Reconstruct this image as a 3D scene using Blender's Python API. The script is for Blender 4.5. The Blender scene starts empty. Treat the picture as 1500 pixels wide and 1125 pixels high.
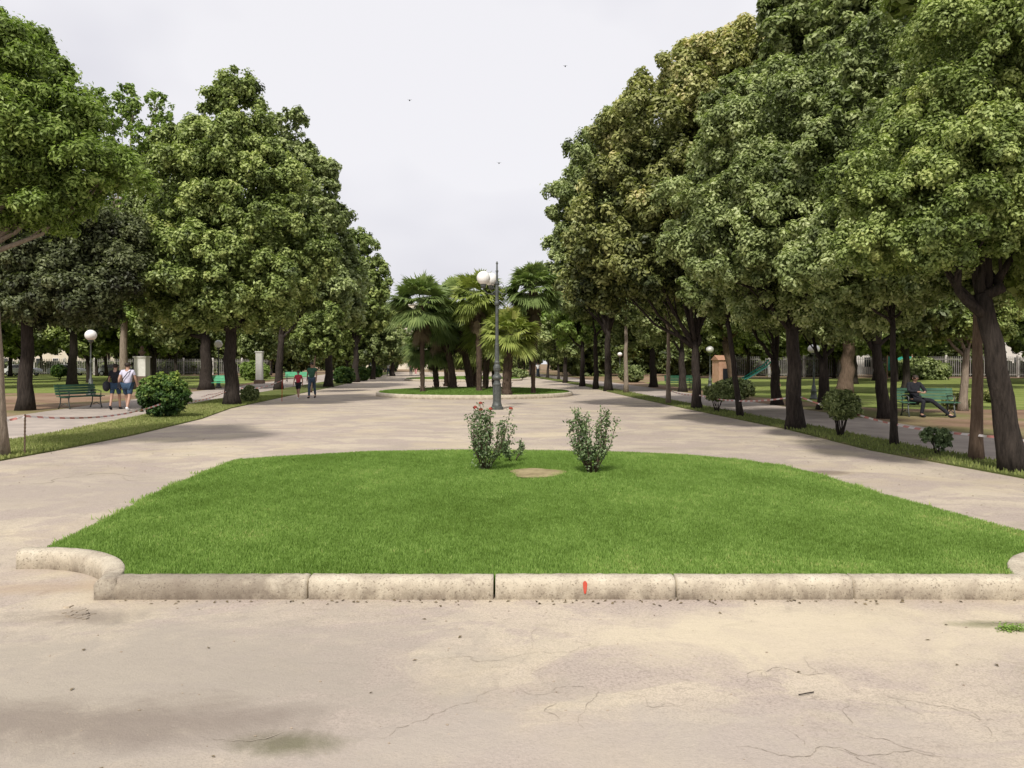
import bpy, bmesh, math, random
import numpy as np
from mathutils import Vector, Matrix
from mathutils.geometry import delaunay_2d_cdt
random.seed(7); rng = np.random.default_rng(7)
sc = bpy.context.scene
col = sc.collection
F, HOR, H = 1155.0, 531.0, 1.7
def dep(py, z=0.0): return (H - z) * F / (py - HOR)
def gp(px, py, z=0.0):
    d = dep(py, z); return ((px - 750) * d / F, d)
def R(a): return math.radians(a)

# ------------------------------------------------------------------ materials
class NT:
    def __init__(s, name):
        s.m = bpy.data.materials.new(name); s.m.use_nodes = True
        s.t = s.m.node_tree; s.n = s.t.nodes; s.l = s.t.links
        s.b = s.n['Principled BSDF']; s.out = s.n['Material Output']
        s.co = s.n.new('ShaderNodeTexCoord')
    def noise(s, scale, detail=4, rough=.6, vec=None, dist=0):
        n = s.n.new('ShaderNodeTexNoise'); n.inputs['Scale'].default_value = scale
        n.inputs['Detail'].default_value = detail; n.inputs['Roughness'].default_value = rough
        n.inputs['Distortion'].default_value = dist
        s.l.new(vec or s.co.outputs['Object'], n.inputs['Vector']); return n.outputs['Fac']
    def mapping(s, scale=(1,1,1), rot=(0,0,0)):
        m = s.n.new('ShaderNodeMapping'); m.inputs['Scale'].default_value = scale; m.inputs['Rotation'].default_value = rot
        s.l.new(s.co.outputs['Object'], m.inputs['Vector']); return m.outputs['Vector']
    def ramp(s, fac, stops, interp='LINEAR'):
        r = s.n.new('ShaderNodeValToRGB'); r.color_ramp.interpolation = interp
        e = r.color_ramp.elements
        while len(e) < len(stops): e.new(.5)
        for k, (p, c) in enumerate(stops):
            e[k].position = p; e[k].color = (*c, 1) if len(c) == 3 else c
        s.l.new(fac, r.inputs['Fac']); return r.outputs['Color']
    def mix(s, fac, a, b, mode='MIX'):
        m = s.n.new('ShaderNodeMix'); m.data_type = 'RGBA'; m.blend_type = mode
        for sock, v in ((m.inputs['Factor'], fac), (m.inputs['A'], a), (m.inputs['B'], b)):
            if isinstance(v, (int, float)): sock.default_value = v
            elif isinstance(v, tuple): sock.default_value = (*v, 1)
            else: s.l.new(v, sock)
        return m.outputs['Result']
    def math(s, op, a, b=None):
        m = s.n.new('ShaderNodeMath'); m.operation = op
        for i, v in enumerate((a, b)):
            if v is None: continue
            if isinstance(v, (int, float)): m.inputs[i].default_value = v
            else: s.l.new(v, m.inputs[i])
        return m.outputs[0]
    def attr(s, name):
        a = s.n.new('ShaderNodeAttribute'); a.attribute_name = name; return a.outputs['Fac']
    def base(s, c, rough=.8, spec=.3):
        if isinstance(c, tuple): s.b.inputs['Base Color'].default_value = (*c, 1)
        else: s.l.new(c, s.b.inputs['Base Color'])
        s.b.inputs['Roughness'].default_value = rough
        s.b.inputs['Specular IOR Level'].default_value = spec
    def bump(s, h, strength=.3, dist=.02):
        b = s.n.new('ShaderNodeBump'); b.inputs['Strength'].default_value = strength; b.inputs['Distance'].default_value = dist
        s.l.new(h, b.inputs['Height']); s.l.new(b.outputs['Normal'], s.b.inputs['Normal'])
    def ellipse(s, cx, cy, rx, ry, soft=.45, nz=None):
        sep = s.n.new('ShaderNodeSeparateXYZ'); s.l.new(s.co.outputs['Object'], sep.inputs[0])
        a = s.math('DIVIDE', s.math('SUBTRACT', sep.outputs['X'], cx), rx)
        b = s.math('DIVIDE', s.math('SUBTRACT', sep.outputs['Y'], cy), ry)
        d = s.math('SQRT', s.math('ADD', s.math('MULTIPLY', a, a), s.math('MULTIPLY', b, b)))
        if nz is not None: d = s.math('ADD', d, s.math('MULTIPLY', s.math('SUBTRACT', nz, .5), 2.6))
        r = s.n.new('ShaderNodeMapRange'); r.inputs['From Min'].default_value = 1 + soft; r.inputs['From Max'].default_value = 1 - soft
        s.l.new(d, r.inputs['Value']); return r.outputs['Result']

def simple(name, c1, c2=None, scale=6, rough=.75, spec=.3, bump=.0, metal=0, bscale=None):
    t = NT(name)
    if c2 is None: t.base(c1, rough, spec)
    else: t.base(t.ramp(t.noise(scale, 5), [(.32, c1), (.68, c2)]), rough, spec)
    if bump: t.bump(t.noise(bscale or scale * 3, 6), bump, .02)
    t.b.inputs['Metallic'].default_value = metal
    return t.m

def leafmat(name, dark, mid, light, tip=None, trans=.3, rough=.5):
    t = NT(name)
    oi = t.n.new('ShaderNodeObjectInfo')
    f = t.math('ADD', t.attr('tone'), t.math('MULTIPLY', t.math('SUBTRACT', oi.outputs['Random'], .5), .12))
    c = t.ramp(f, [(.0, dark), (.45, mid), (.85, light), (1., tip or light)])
    t.base(c, rough, .35)
    tr = t.n.new('ShaderNodeBsdfTranslucent'); t.l.new(t.mix(1., c, (1.0, 1.15, .6), 'MULTIPLY'), tr.inputs['Color'])
    ms = t.n.new('ShaderNodeMixShader'); ms.inputs['Fac'].default_value = trans
    t.l.new(t.b.outputs[0], ms.inputs[1]); t.l.new(tr.outputs[0], ms.inputs[2]); t.l.new(ms.outputs[0], t.out.inputs['Surface'])
    return t.m

def make_asphalt():
    t = NT('sandy asphalt')
    st = t.mapping((.8, 1.15, 1), (0, 0, .5))
    big = t.noise(.55, 5, .62, st); mid = t.noise(2.3, 6, .65, st); fine = t.noise(90, 3, .7); sp = t.noise(26, 4, .7)
    c = t.ramp(big, [(.30, (.32, .275, .222)), (.42, (.415, .355, .285)), (.53, (.495, .425, .33)), (.70, (.565, .49, .365))])
    c = t.mix(t.math('MULTIPLY', t.ramp(mid, [(.36, (0,)*3), (.70, (1,)*3)]), .45), c, (.50, .415, .345))
    c = t.mix(t.ramp(t.noise(1.1, 5, .7, st), [(.60, (0,)*3), (.78, (.55,)*3)]), c, (.33, .30, .205))
    c = t.mix(t.ramp(t.noise(.9, 6, .7, t.mapping((1, 1.5, 1), (0, 0, 1.2))), [(.58, (0,)*3), (.76, (.45,)*3)]), c, (.225, .19, .165))
    c = t.mix(.6, c, t.ramp(fine, [(.33, (.55,)*3), (.53, (1,)*3), (.75, (1.2,)*3)]), 'MULTIPLY')
    c = t.mix(.8, c, t.ramp(sp, [(.30, (.84,)*3), (.45, (1,)*3)]), 'MULTIPLY')
    worn = t.noise(.75, 9, .66, t.mapping((1, 1.25, 1), (0, 0, .3)), .8)
    agg = t.mix(1., (.39, .325, .28), t.ramp(t.noise(58, 5, .8), [(.34, (.58,)*3), (.5, (1,)*3), (.68, (1.25,)*3)]), 'MULTIPLY')
    c = t.mix(t.math('MULTIPLY', t.ramp(worn, [(.485, (0,)*3), (.50, (.6,)*3), (.56, (1,)*3)]), .85), c, agg)
    c = t.mix(t.math('MULTIPLY', t.ramp(t.noise(5.5, 8, .7, None, 1.2), [(.58, (0,)*3), (.63, (1,)*3)]), .38), c, (.28, .235, .19))
    dn = t.n.new('ShaderNodeTexNoise'); dn.inputs['Scale'].default_value = 5; dn.inputs['Detail'].default_value = 7; dn.inputs['Roughness'].default_value = .7; t.l.new(t.co.outputs['Object'], dn.inputs['Vector'])
    vm = t.n.new('ShaderNodeVectorMath'); vm.operation = 'MULTIPLY_ADD'; t.l.new(dn.outputs['Color'], vm.inputs[0]); vm.inputs[1].default_value = (.45, .45, 0); t.l.new(t.co.outputs['Object'], vm.inputs[2])
    vo = t.n.new('ShaderNodeTexVoronoi'); vo.feature = 'DISTANCE_TO_EDGE'; vo.inputs['Scale'].default_value = 2.6; t.l.new(vm.outputs[0], vo.inputs['Vector'])
    line = t.ramp(vo.outputs['Distance'], [(.003, (1,)*3), (.017, (0,)*3)])
    msk = t.math('MULTIPLY', t.ramp(t.noise(.9, 6, .75), [(.50, (0,)*3), (.60, (1,)*3)]), t.ramp(t.noise(6, 3, .6), [(.42, (0,)*3), (.6, (1,)*3)]))
    c = t.mix(t.math('MULTIPLY', t.math('MULTIPLY', line, msk), .75), c, (.17, .135, .11))
    tint = t.noise(.42, 5, .6); c = t.mix(t.math('MULTIPLY', t.ramp(tint, [(.52, (0,)*3), (.62, (1,)*3)]), .3), c, (.56, .47, .30))
    n1 = t.noise(2.2, 7, .68, None, .6)
    for (px, py, rx, ry, cc, k) in ((150, 1010, 1.9, 1.1, (.335, .295, .245), .8), (900, 1090, 1.6, .35, (.40, .35, .30), .6), (120, 720, 3.0, 1.6, (.36, .31, .26), .5), (1180, 930, 1.2, .5, (.60, .52, .37), .6), (425, 1090, .22, .10, (.13, .125, .07), .8), (1215, 693, .40, .25, (.16, .12, .09), .7),
                                (60, 862, .55, .15, (.36, .26, .17), .45), (130, 1060, 1.0, .22, (.17, .135, .11), .55), (1460, 915, .25, .06, (.16, .16, .08), .7),
                                (115, 905, .35, .14, (.17, .14, .11), .5)):
        x, y = gp(px, py); c = t.mix(t.math('MULTIPLY', t.ellipse(x, y, rx, ry, .5, n1), k), c, cc)
    t.base(c, .92, .15)
    h = t.math('ADD', t.math('MULTIPLY', fine, .5), t.math('MULTIPLY', mid, 2.0))
    t.bump(h, .7, .012); return t.m

def make_kerb():
    t = NT('weathered kerb stone')
    c = t.ramp(t.noise(5, 6, .7), [(.30, (.40, .34, .265)), (.5, (.54, .475, .365)), (.72, (.64, .575, .455))])
    sep = t.n.new('ShaderNodeSeparateXYZ'); t.l.new(t.co.outputs['Object'], sep.inputs[0])
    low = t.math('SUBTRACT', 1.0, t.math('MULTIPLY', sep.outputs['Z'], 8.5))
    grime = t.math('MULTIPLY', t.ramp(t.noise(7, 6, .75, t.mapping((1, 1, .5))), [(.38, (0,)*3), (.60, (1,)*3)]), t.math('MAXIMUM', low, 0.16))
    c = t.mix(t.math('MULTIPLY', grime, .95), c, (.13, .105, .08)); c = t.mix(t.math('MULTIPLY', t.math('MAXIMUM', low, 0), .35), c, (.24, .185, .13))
    c = t.mix(t.ramp(t.noise(60, 3, .7), [(.34, (.75,)*3), (.44, (0,)*3)]), c, (.15, .12, .09)); c = t.mix(t.math('MULTIPLY', t.ellipse(-2.3, 5.64, .7, .3, .4, t.noise(6, 6, .8)), .6), c, (.15, .12, .095)); c = t.mix(t.ramp(t.noise(11, 7, .8), [(.60, (0,)*3), (.64, (.6,)*3)]), c, (.24, .195, .15))
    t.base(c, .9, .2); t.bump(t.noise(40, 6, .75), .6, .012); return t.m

def make_ground():
    t = NT('dry park earth')
    c = t.ramp(t.noise(.25, 6, .65), [(.3, (.16, .10, .065)), (.5, (.27, .18, .12)), (.7, (.36, .27, .18))])
    c = t.mix(t.ramp(t.noise(.12, 5, .6), [(.5, (0,)*3), (.62, (.8,)*3)]), c, (.17, .19, .06))
    c = t.mix(.6, c, t.ramp(t.noise(9, 5, .7), [(.3, (.6,)*3), (.6, (1.05,)*3)]), 'MULTIPLY')
    t.base(c, .95, .1); return t.m
def make_turf(name, a, b, c_):
    t = NT(name)
    c = t.ramp(t.noise(.9, 6, .65), [(.32, a), (.5, b), (.7, c_)])
    c = t.mix(.7, c, t.ramp(t.noise(30, 4, .7), [(.3, (.55,)*3), (.65, (1.1,)*3)]), 'MULTIPLY')
    t.base(c, .9, .1); t.bump(t.noise(45, 4, .7), .8, .03); return t.m
def make_bark(name, a, b):
    t = NT(name); v = t.mapping((9, 9, 1.6))
    n = t.noise(2.2, 6, .7, v)
    t.base(t.ramp(n, [(.3, a), (.65, b)]), .92, .15); t.bump(n, .9, .05); return t.m

M = dict(
    asphalt=make_asphalt(), kerb=make_kerb(), ground=make_ground(),
    path=simple('path paving', (.32, .275, .245), (.47, .405, .345), 1.1, .92, .15, .3, bscale=40),
    turf=make_turf('lawn soil turf', (.07, .14, .02), (.09, .18, .025), (.12, .20, .035)),
    verge=make_turf('dry verge turf', (.11, .12, .04), (.13, .16, .045), (.24, .21, .10)),
    parklawn=make_turf('park lawn', (.16, .20, .05), (.22, .27, .07), (.33, .33, .12)),
    bark=make_bark('dark bark', (.016, .013, .011), (.06, .048, .04)),
    barkpale=make_bark('pale bark', (.16, .125, .095), (.33, .27, .21)),
    barkbrown=make_bark('brown bark', (.075, .05, .035), (.17, .12, .085)),
    palmbark=make_bark('palm fibre', (.035, .026, .020), (.12, .085, .06)),
    iron=simple('green grey iron', (.045, .052, .048), (.10, .108, .10), 9, .5, .5, .2),
    globe=simple('white opal globe', (.80, .79, .76), (.86, .85, .82), 3, .3, .5),
    benchg=simple('green bench paint', (.035, .10, .060), (.06, .15, .09), 5, .5, .4),
    benchb=simple('bright green bench paint', (.06, .34, .17), (.09, .42, .22), 5, .5, .4),
    white=simple('white stone', (.62, .60, .55), (.75, .73, .68), 4, .7, .3),
    brown=simple('brown stone', (.13, .085, .06), (.20, .14, .10), 4, .8, .3),
    crack=simple('crack filling', (.27, .23, .185), (.42, .36, .29), 8, .95, .1),
    redpaint=simple('red paint', (.55, .05, .03), (.45, .11, .07), 30, .8, .2),
    sand=simple('sandy disc', (.20, .16, .085), (.37, .30, .17), 5, .95, .1, .5),
    skin=simple('skin', (.40, .23, .16), (.46, .28, .20), 20, .55, .4),
    hair=simple('dark hair', (.02, .015, .012), (.05, .035, .025), 40, .6, .3),
    black=simple('black cloth', (.012, .013, .018), (.03, .03, .036), 20, .85, .2),
    navy=simple('blue shorts cloth', (.025, .05, .09), (.05, .085, .14), 20, .85, .2),
    lilac=simple('pale lilac cloth', (.50, .48, .60), (.62, .60, .70), 12, .85, .2),
    red=simple('red cloth', (.50, .04, .07), (.62, .08, .11), 12, .85, .2),
    green=simple('dark green cloth', (.04, .11, .07), (.07, .16, .10), 12, .85, .2),
    jeans=simple('jeans cloth', (.05, .08, .12), (.09, .13, .18), 12, .85, .2),
    whitec=simple('white cloth', (.7, .7, .7), (.8, .8, .8), 12, .85, .2),
    pink=simple('pink cloth', (.6, .25, .27), (.65, .32, .33), 12, .85, .2),
    carw=simple('white car paint', (.72, .72, .72), None, rough=.25, spec=.6),
    cars=simple('silver car paint', (.36, .37, .38), None, rough=.25, spec=.6),
    glass=simple('dark glass', (.02, .025, .03), None, rough=.08, spec=.7),
    tyre=simple('tyre rubber', (.02, .02, .02), None, rough=.8),
    rim=simple('wheel rim', (.4, .4, .4), None, rough=.35, metal=.8),
    wallc=simple('cream render', (.62, .56, .44), (.70, .64, .52), .8, .85, .2),
    wallw=simple('pale render', (.64, .60, .55), (.74, .71, .66), .6, .85, .2),
    roof=simple('roof tiles', (.30, .16, .10), (.42, .24, .15), 3, .85, .2),
    fence=simple('pale fence paint', (.25, .24, .215), (.36, .345, .31), 2, .7, .3),
    turq=simple('turquoise plastic', (.03, .36, .29), (.05, .42, .34), 3, .4, .4),
    terra=simple('faded orange plastic', (.46, .25, .16), (.55, .34, .24), 3, .5, .4),
)
def tapemat():
    t = NT('red and white tape'); w = t.n.new('ShaderNodeTexWave'); w.inputs['Scale'].default_value = 1.6; w.bands_direction = 'DIAGONAL'
    t.l.new(t.co.outputs['Object'], w.inputs['Vector'])
    t.base(t.ramp(w.outputs['Fac'], [(.49, (.58, .24, .21)), (.51, (.72, .67, .65))], 'CONSTANT'), .5, .4); return t.m
M['tape'] = tapemat()
L = dict(
    oak=leafmat('holm oak leaf', (.045, .060, .018), (.21, .26, .09), (.50, .56, .25), (.55, .59, .31), trans=.27),
    oakl=leafmat('lime leaf', (.045, .066, .014), (.205, .265, .072), (.47, .54, .19), (.43, .46, .16), trans=.27),
    oakgold=leafmat('bronze tipped leaf', (.042, .056, .018), (.23, .25, .08), (.50, .50, .20), (.66, .56, .28), trans=.27),
    dark=leafmat('dark plum leaf', (.030, .030, .018), (.105, .125, .055), (.21, .235, .11)),
    maple=leafmat('maple leaf', (.05, .075, .018), (.17, .235, .05), (.32, .42, .11), (.40, .48, .14), trans=.38),
    back=leafmat('far wood leaf', (.045, .060, .022), (.14, .175, .055), (.27, .32, .11), (.36, .38, .13), trans=.27),
    fresh=leafmat('fresh leaf', (.08, .12, .03), (.23, .32, .08), (.40, .52, .15), trans=.38),
    box=leafmat('shrub leaf', (.02, .050, .012), (.07, .14, .03), (.19, .28, .06), (.42, .48, .10)),
    rose=leafmat('rose leaf', (.06, .085, .04), (.14, .20, .085), (.28, .37, .17), (.36, .34, .19), trans=.2),
    palm=leafmat('palm frond', (.07, .105, .035), (.20, .27, .09), (.38, .46, .16), (.48, .50, .20), trans=.3),
    palmy=leafmat('yellowing palm frond', (.08, .10, .022), (.28, .34, .085), (.45, .49, .14), (.55, .50, .19), trans=.25),
    dead=leafmat('dead palm frond', (.05, .038, .022), (.13, .10, .055), (.22, .17, .10), trans=.1, rough=.8),
    grass=leafmat('grass blade', (.13, .21, .03), (.205, .325, .065), (.31, .45, .11), (.46, .48, .17), trans=.3, rough=.6),
    dry=leafmat('dry verge grass', (.16, .19, .055), (.29, .33, .10), (.46, .43, .20), trans=.25, rough=.7),
    petal=leafmat('red petal', (.25, .03, .02), (.52, .08, .05), (.62, .18, .09), trans=.2),
)

# ------------------------------------------------------------------ object helpers
def tag(o, label=None, cat=None, group=None, kind=None):
    if label: o['label'] = label
    if cat: o['category'] = cat
    if group: o['group'] = group
    if kind: o['kind'] = kind
    return o
def thing(name, label, cat, loc=(0, 0, 0), rz=0, group=None):
    o = bpy.data.objects.new(name, None); col.objects.link(o); o.empty_display_size = .3
    o.location = loc; o.rotation_euler = (0, 0, rz)
    return tag(o, label, cat, group)
def link(name, me, m=None, parent=None):
    if m is not None: me.materials.append(m)
    o = bpy.data.objects.new(name, me); col.objects.link(o)
    if parent: o.parent = parent
    return o
def copy_tree(o, parent=None):
    c = o.copy(); col.objects.link(c); c.parent = parent
    for ch in list(o.children): copy_tree(ch, c)
    return c

class MB:
    def __init__(s): s.v = []; s.f = []
    def add(s, vs, fs):
        k = len(s.v); s.v += [tuple(v) for v in vs]; s.f += [tuple(i + k for i in f) for f in fs]; return s
    def box(s, x0, x1, y0, y1, z0, z1, M4=None):
        vs = [Vector((x, y, z)) for z in (z0, z1) for y in (y0, y1) for x in (x0, x1)]
        if M4 is not None: vs = [M4 @ v for v in vs]
        return s.add(vs, [(0, 2, 3, 1), (4, 5, 7, 6), (0, 1, 5, 4), (2, 6, 7, 3), (0, 4, 6, 2), (1, 3, 7, 5)])
    def tube(s, pts, rad, n=8, caps=True):
        pts = [Vector(p) for p in pts]; vs = []; fs = []; up = None
        if not hasattr(rad, '__len__'): rad = [rad] * len(pts)
        for i, p in enumerate(pts):
            t = (pts[min(i + 1, len(pts) - 1)] - pts[max(i - 1, 0)]).normalized()
            if up is None: up = t.orthogonal().normalized()
            a = (up - t * up.dot(t)).normalized(); up = a; b = t.cross(a)
            for k in range(n):
                q = 2 * math.pi * k / n; vs.append(p + (a * math.cos(q) + b * math.sin(q)) * rad[i])
        for i in range(len(pts) - 1):
            for k in range(n):
                k2 = (k + 1) % n; fs.append((i*n + k, i*n + k2, (i+1)*n + k2, (i+1)*n + k))
        if caps: fs.append(tuple(range(n - 1, -1, -1))); fs.append(tuple((len(pts)-1)*n + k for k in range(n)))
        return s.add(vs, fs)
    def lathe(s, prof, n=16, c=(0, 0)):
        return s.tube_prof(prof, n, c)
    def tube_prof(s, prof, n, c):
        vs = []; fs = []
        for (r, z) in prof:
            for k in range(n):
                q = 2 * math.pi * k / n; vs.append((c[0] + r*math.cos(q), c[1] + r*math.sin(q), z))
        for i in range(len(prof) - 1):
            for k in range(n):
                k2 = (k+1) % n; fs.append((i*n + k, i*n + k2, (i+1)*n + k2, (i+1)*n + k))
        fs.append(tuple(range(n - 1, -1, -1))); fs.append(tuple((len(prof)-1)*n + k for k in range(n)))
        return s.add(vs, fs)
    def ball(s, c, r, n=14, m=9):
        if not hasattr(r, '__len__'): r = (r, r, r)
        vs = [(c[0], c[1], c[2] - r[2])]; fs = []
        for i in range(1, m):
            th = math.pi * i / m
            for k in range(n):
                q = 2*math.pi*k/n; vs.append((c[0] + r[0]*math.sin(th)*math.cos(q), c[1] + r[1]*math.sin(th)*math.sin(q), c[2] - r[2]*math.cos(th)))
        vs.append((c[0], c[1], c[2] + r[2]))
        for k in range(n):
            k2 = (k+1) % n; fs.append((0, 1 + k2, 1 + k)); fs.append((len(vs)-1, 1 + (m-2)*n + k, 1 + (m-2)*n + k2))
            for i in range(m - 2): fs.append((1 + i*n + k, 1 + i*n + k2, 1 + (i+1)*n + k2, 1 + (i+1)*n + k))
        return s.add(vs, fs)
    def prism(s, poly, z0, z1):
        n = len(poly)
        vs = [(x, y, z0) for x, y in poly] + [(x, y, z1) for x, y in poly]
        return s.add(vs, [tuple(range(n - 1, -1, -1)), tuple(range(n, 2*n))] + [(i, (i+1) % n, (i+1) % n + n, i + n) for i in range(n)])
    def sheet(s, poly, z): return s.add([(x, y, z) for x, y in poly], [tuple(range(len(poly)))])
    def build(s, name, m, parent=None, smooth=False, bevel=0):
        me = bpy.data.meshes.new(name); me.from_pydata(s.v, [], s.f); me.update()
        bm = bmesh.new(); bm.from_mesh(me); bmesh.ops.recalc_face_normals(bm, faces=bm.faces)
        if bevel: bmesh.ops.bevel(bm, geom=bm.edges[:], offset=bevel, segments=2, affect='EDGES')
        bm.to_mesh(me); bm.free()
        if smooth: me.polygons.foreach_set('use_smooth', [True] * len(me.polygons))
        return link(name, me, m, parent)
def struct(o): o['kind'] = 'structure'; return o

def quads(name, V, tone, m, parent=None):
    """V (n,4,3) quads, tone (n,)"""
    n = V.shape[0]; me = bpy.data.meshes.new(name)
    me.vertices.add(n*4); me.vertices.foreach_set('co', V.reshape(-1).astype(np.float32))
    me.loops.add(n*4); me.loops.foreach_set('vertex_index', np.arange(n*4, dtype=np.int32))
    me.polygons.add(n); me.polygons.foreach_set('loop_start', np.arange(0, n*4, 4, dtype=np.int32))
    a = me.attributes.new('tone', 'FLOAT', 'FACE'); a.data.foreach_set('value', np.clip(tone, 0, 1).astype(np.float32))
    me.update(); me.validate()
    return link(name, me, m, parent)
def unit(a): return a / (np.linalg.norm(a, axis=-1, keepdims=True) + 1e-9)
def leaves(P, N, Ln, Wd):
    n = len(P); N = unit(N); t = unit(np.cross(N, rng.normal(size=(n, 3)))); b = np.cross(N, t)
    Ln = (Ln * rng.uniform(.7, 1.25, n))[:, None]; Wd = (Wd * rng.uniform(.75, 1.2, n))[:, None]
    return np.stack([P - t*Ln/2, P + b*Wd/2 + N*Wd*.18 - t*Ln*.06, P + t*Ln/2 - N*Ln*.12, P - b*Wd/2 + N*Wd*.18 - t*Ln*.06], 1)

def crown(name, lobes, m, parent, leaf=.12, rc=.55, cover=1.7, cap=130000, loose=.16, fill=.12, aspect=.55, gold=0, flat=.8):
    """lobes: (cx,cy,cz,rx,ry,rz) local metres"""
    Lb = np.array(lobes, float); Ps = []; Ns = []; T = []; centres = []
    for i, lb in enumerate(Lb):
        c, r = lb[:3], lb[3:]
        p = 1.6; area = 4*math.pi*(((r[0]*r[1])**p + (r[0]*r[2])**p + (r[1]*r[2])**p)/3)**(1/p)
        k = max(6, int(area * 1.5 / (math.pi*rc*rc)))
        u = unit(rng.normal(size=(k, 3))); C = c + u*r*rng.uniform(.72, 1.02, (k, 1))
        keep = np.ones(k, bool)
        for j, o in enumerate(Lb):
            if j != i: keep &= (np.linalg.norm((C - o[:3])/o[3:], axis=1) > .66)
        for cc, uu in zip(C[keep], u[keep]): centres.append((cc, uu))
    nc = len(centres); larea = leaf*leaf*aspect*.5
    per = 2.6*math.pi*rc*rc*cover/larea
    if per*nc > cap:
        s = math.sqrt(per*nc/cap); leaf *= s; per = cap/nc
    msub = 9
    for cc, uu in centres:
        rr = rc*rng.uniform(.65, 1.25); ms = msub if rr > rc*.8 else 6
        sv = unit(rng.normal(size=(ms, 3)) + .8*uu + np.array([0, 0, .35]))
        S = cc + sv*rr*rng.uniform(.55, 1.08, (ms, 1))*np.array([1, 1, flat]); st = rng.normal(.0, .13, ms)
        k = int(per*rng.uniform(.75, 1.3)); ix = rng.integers(0, ms, k); rs = rr*rng.uniform(.30, .48, ms)[ix][:, None]
        v = unit(rng.normal(size=(k, 3)) + .5*sv[ix] + np.array([0, 0, .45]))
        P = S[ix] + v*rs*(rng.uniform(.1, 1.0, (k, 1))**.5)*(1 + loose*rng.normal(size=(k, 1)))
        Ps.append(P); Ns.append(v + .30*rng.normal(size=(k, 3)) + np.array([0, 0, .35]))
        T.append(np.full(k, rng.normal(.40, .11)) + st[ix] + .065*rng.normal(size=k) + .36*(np.linalg.norm(P - S[ix], axis=1)/rs[:, 0] - .6))  # new-growth tips lighter, inner leaves darker: clump highlights and gaps painted into tone
    nf = int(per*nc*fill)
    w = Lb[:, 3]*Lb[:, 4]*Lb[:, 5]; idx = rng.choice(len(Lb), nf, p=w/w.sum())
    u = unit(rng.normal(size=(nf, 3)))*rng.uniform(.1, .85, (nf, 1))
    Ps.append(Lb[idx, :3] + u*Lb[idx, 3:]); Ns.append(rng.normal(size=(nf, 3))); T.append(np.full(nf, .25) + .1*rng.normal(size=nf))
    P = np.concatenate(Ps); N = np.concatenate(Ns); T = np.concatenate(T)
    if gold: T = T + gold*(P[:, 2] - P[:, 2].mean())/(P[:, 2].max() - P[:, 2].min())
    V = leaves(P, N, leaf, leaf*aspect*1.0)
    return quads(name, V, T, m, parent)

def wob(a, b, n, amp, sag=0):
    a = Vector(a); b = Vector(b); pts = []
    for i in range(n + 1):
        t = i / n; e = math.sin(math.pi*t)
        pts.append(a.lerp(b, t) + Vector((random.gauss(0, amp), random.gauss(0, amp), random.gauss(0, amp)*.3))*e + Vector((0, 0, sag*e)))
    return pts
def trunk(parent, r, fork, lobes, m, top=None, n=10, twigs=3, limbs=True, flare=1.35):
    """trunk from local origin to fork point then limbs to each lobe"""
    mb = MB(); f = Vector(fork)
    pts = wob((0, 0, -.05), f, 7, r*.13); rr = [r*(1 - .35*i/7) for i in range(8)]; rr[0] *= flare; rr[1] *= 1.08
    mb.tube(pts, rr, n)
    if limbs:
        for lb in lobes:
            c = Vector(lb[:3]); st = pts[-1].lerp(pts[-2], random.random()); rl = r*random.uniform(.36, .52)
            mid = st.lerp(c, .45) + Vector((0, 0, -.12*(c - st).length if c.z > st.z + 1 else .2)) 
            P = wob(st, mid, 3, .05) + wob(mid, c, 3, .08)[1:]
            mb.tube(P, [rl*(1 - .75*i/(len(P)-1)) for i in range(len(P))], 7)
            for k in range(twigs):
                q = P[random.randint(2, len(P)-2)]
                e = c + Vector([random.uniform(-1, 1)*lb[3+a]*.8 for a in range(3)])
                mb.tube(wob(q, e, 4, .08), [rl*.32*(1 - .16*i) for i in range(5)], 5)
    return mb.build('trunk', m, parent, smooth=True)

def px_lobes(base, lobes):
    """lobes given by where they stand in the view: (px, py, half width px, half height px, depth offset m, depth radius m)"""
    X0, d0 = gp(*base); out = []
    for l in lobes:
        px, py, rx, rz, dd = l[:5]; d = d0 + dd; k = d/F
        ry = l[5] if len(l) > 5 else rx*k
        out.append(((px - 750)*k - X0, dd, H + (HOR - py)*k, rx*k, ry, rz*k))
    return out
def tree(base, label, lobes, tr, fork, leafm='oak', barkm='bark', name='park_tree', cat='tree', group=None, leaf=None, **kw):
    X, d = gp(*base); t = thing(name, label, cat, (X, d, 0), 0, group)
    lb = px_lobes(base, lobes); k = d/F
    fk = ((fork[0] - 750)*k - X, 0, H + (HOR - fork[1])*k)
    co_ = kw.pop('coarse', None)
    if co_: crown('crown', px_lobes(base, co_), L[leafm], t, leaf=.12, rc=.6, cap=40000)
    tk = {a: kw.pop(a) for a in ('twigs', 'limbs') if a in kw}
    trunk(t, tr, fk, lb, M[barkm], **tk)
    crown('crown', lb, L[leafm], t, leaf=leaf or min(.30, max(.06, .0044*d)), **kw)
    return t

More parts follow.
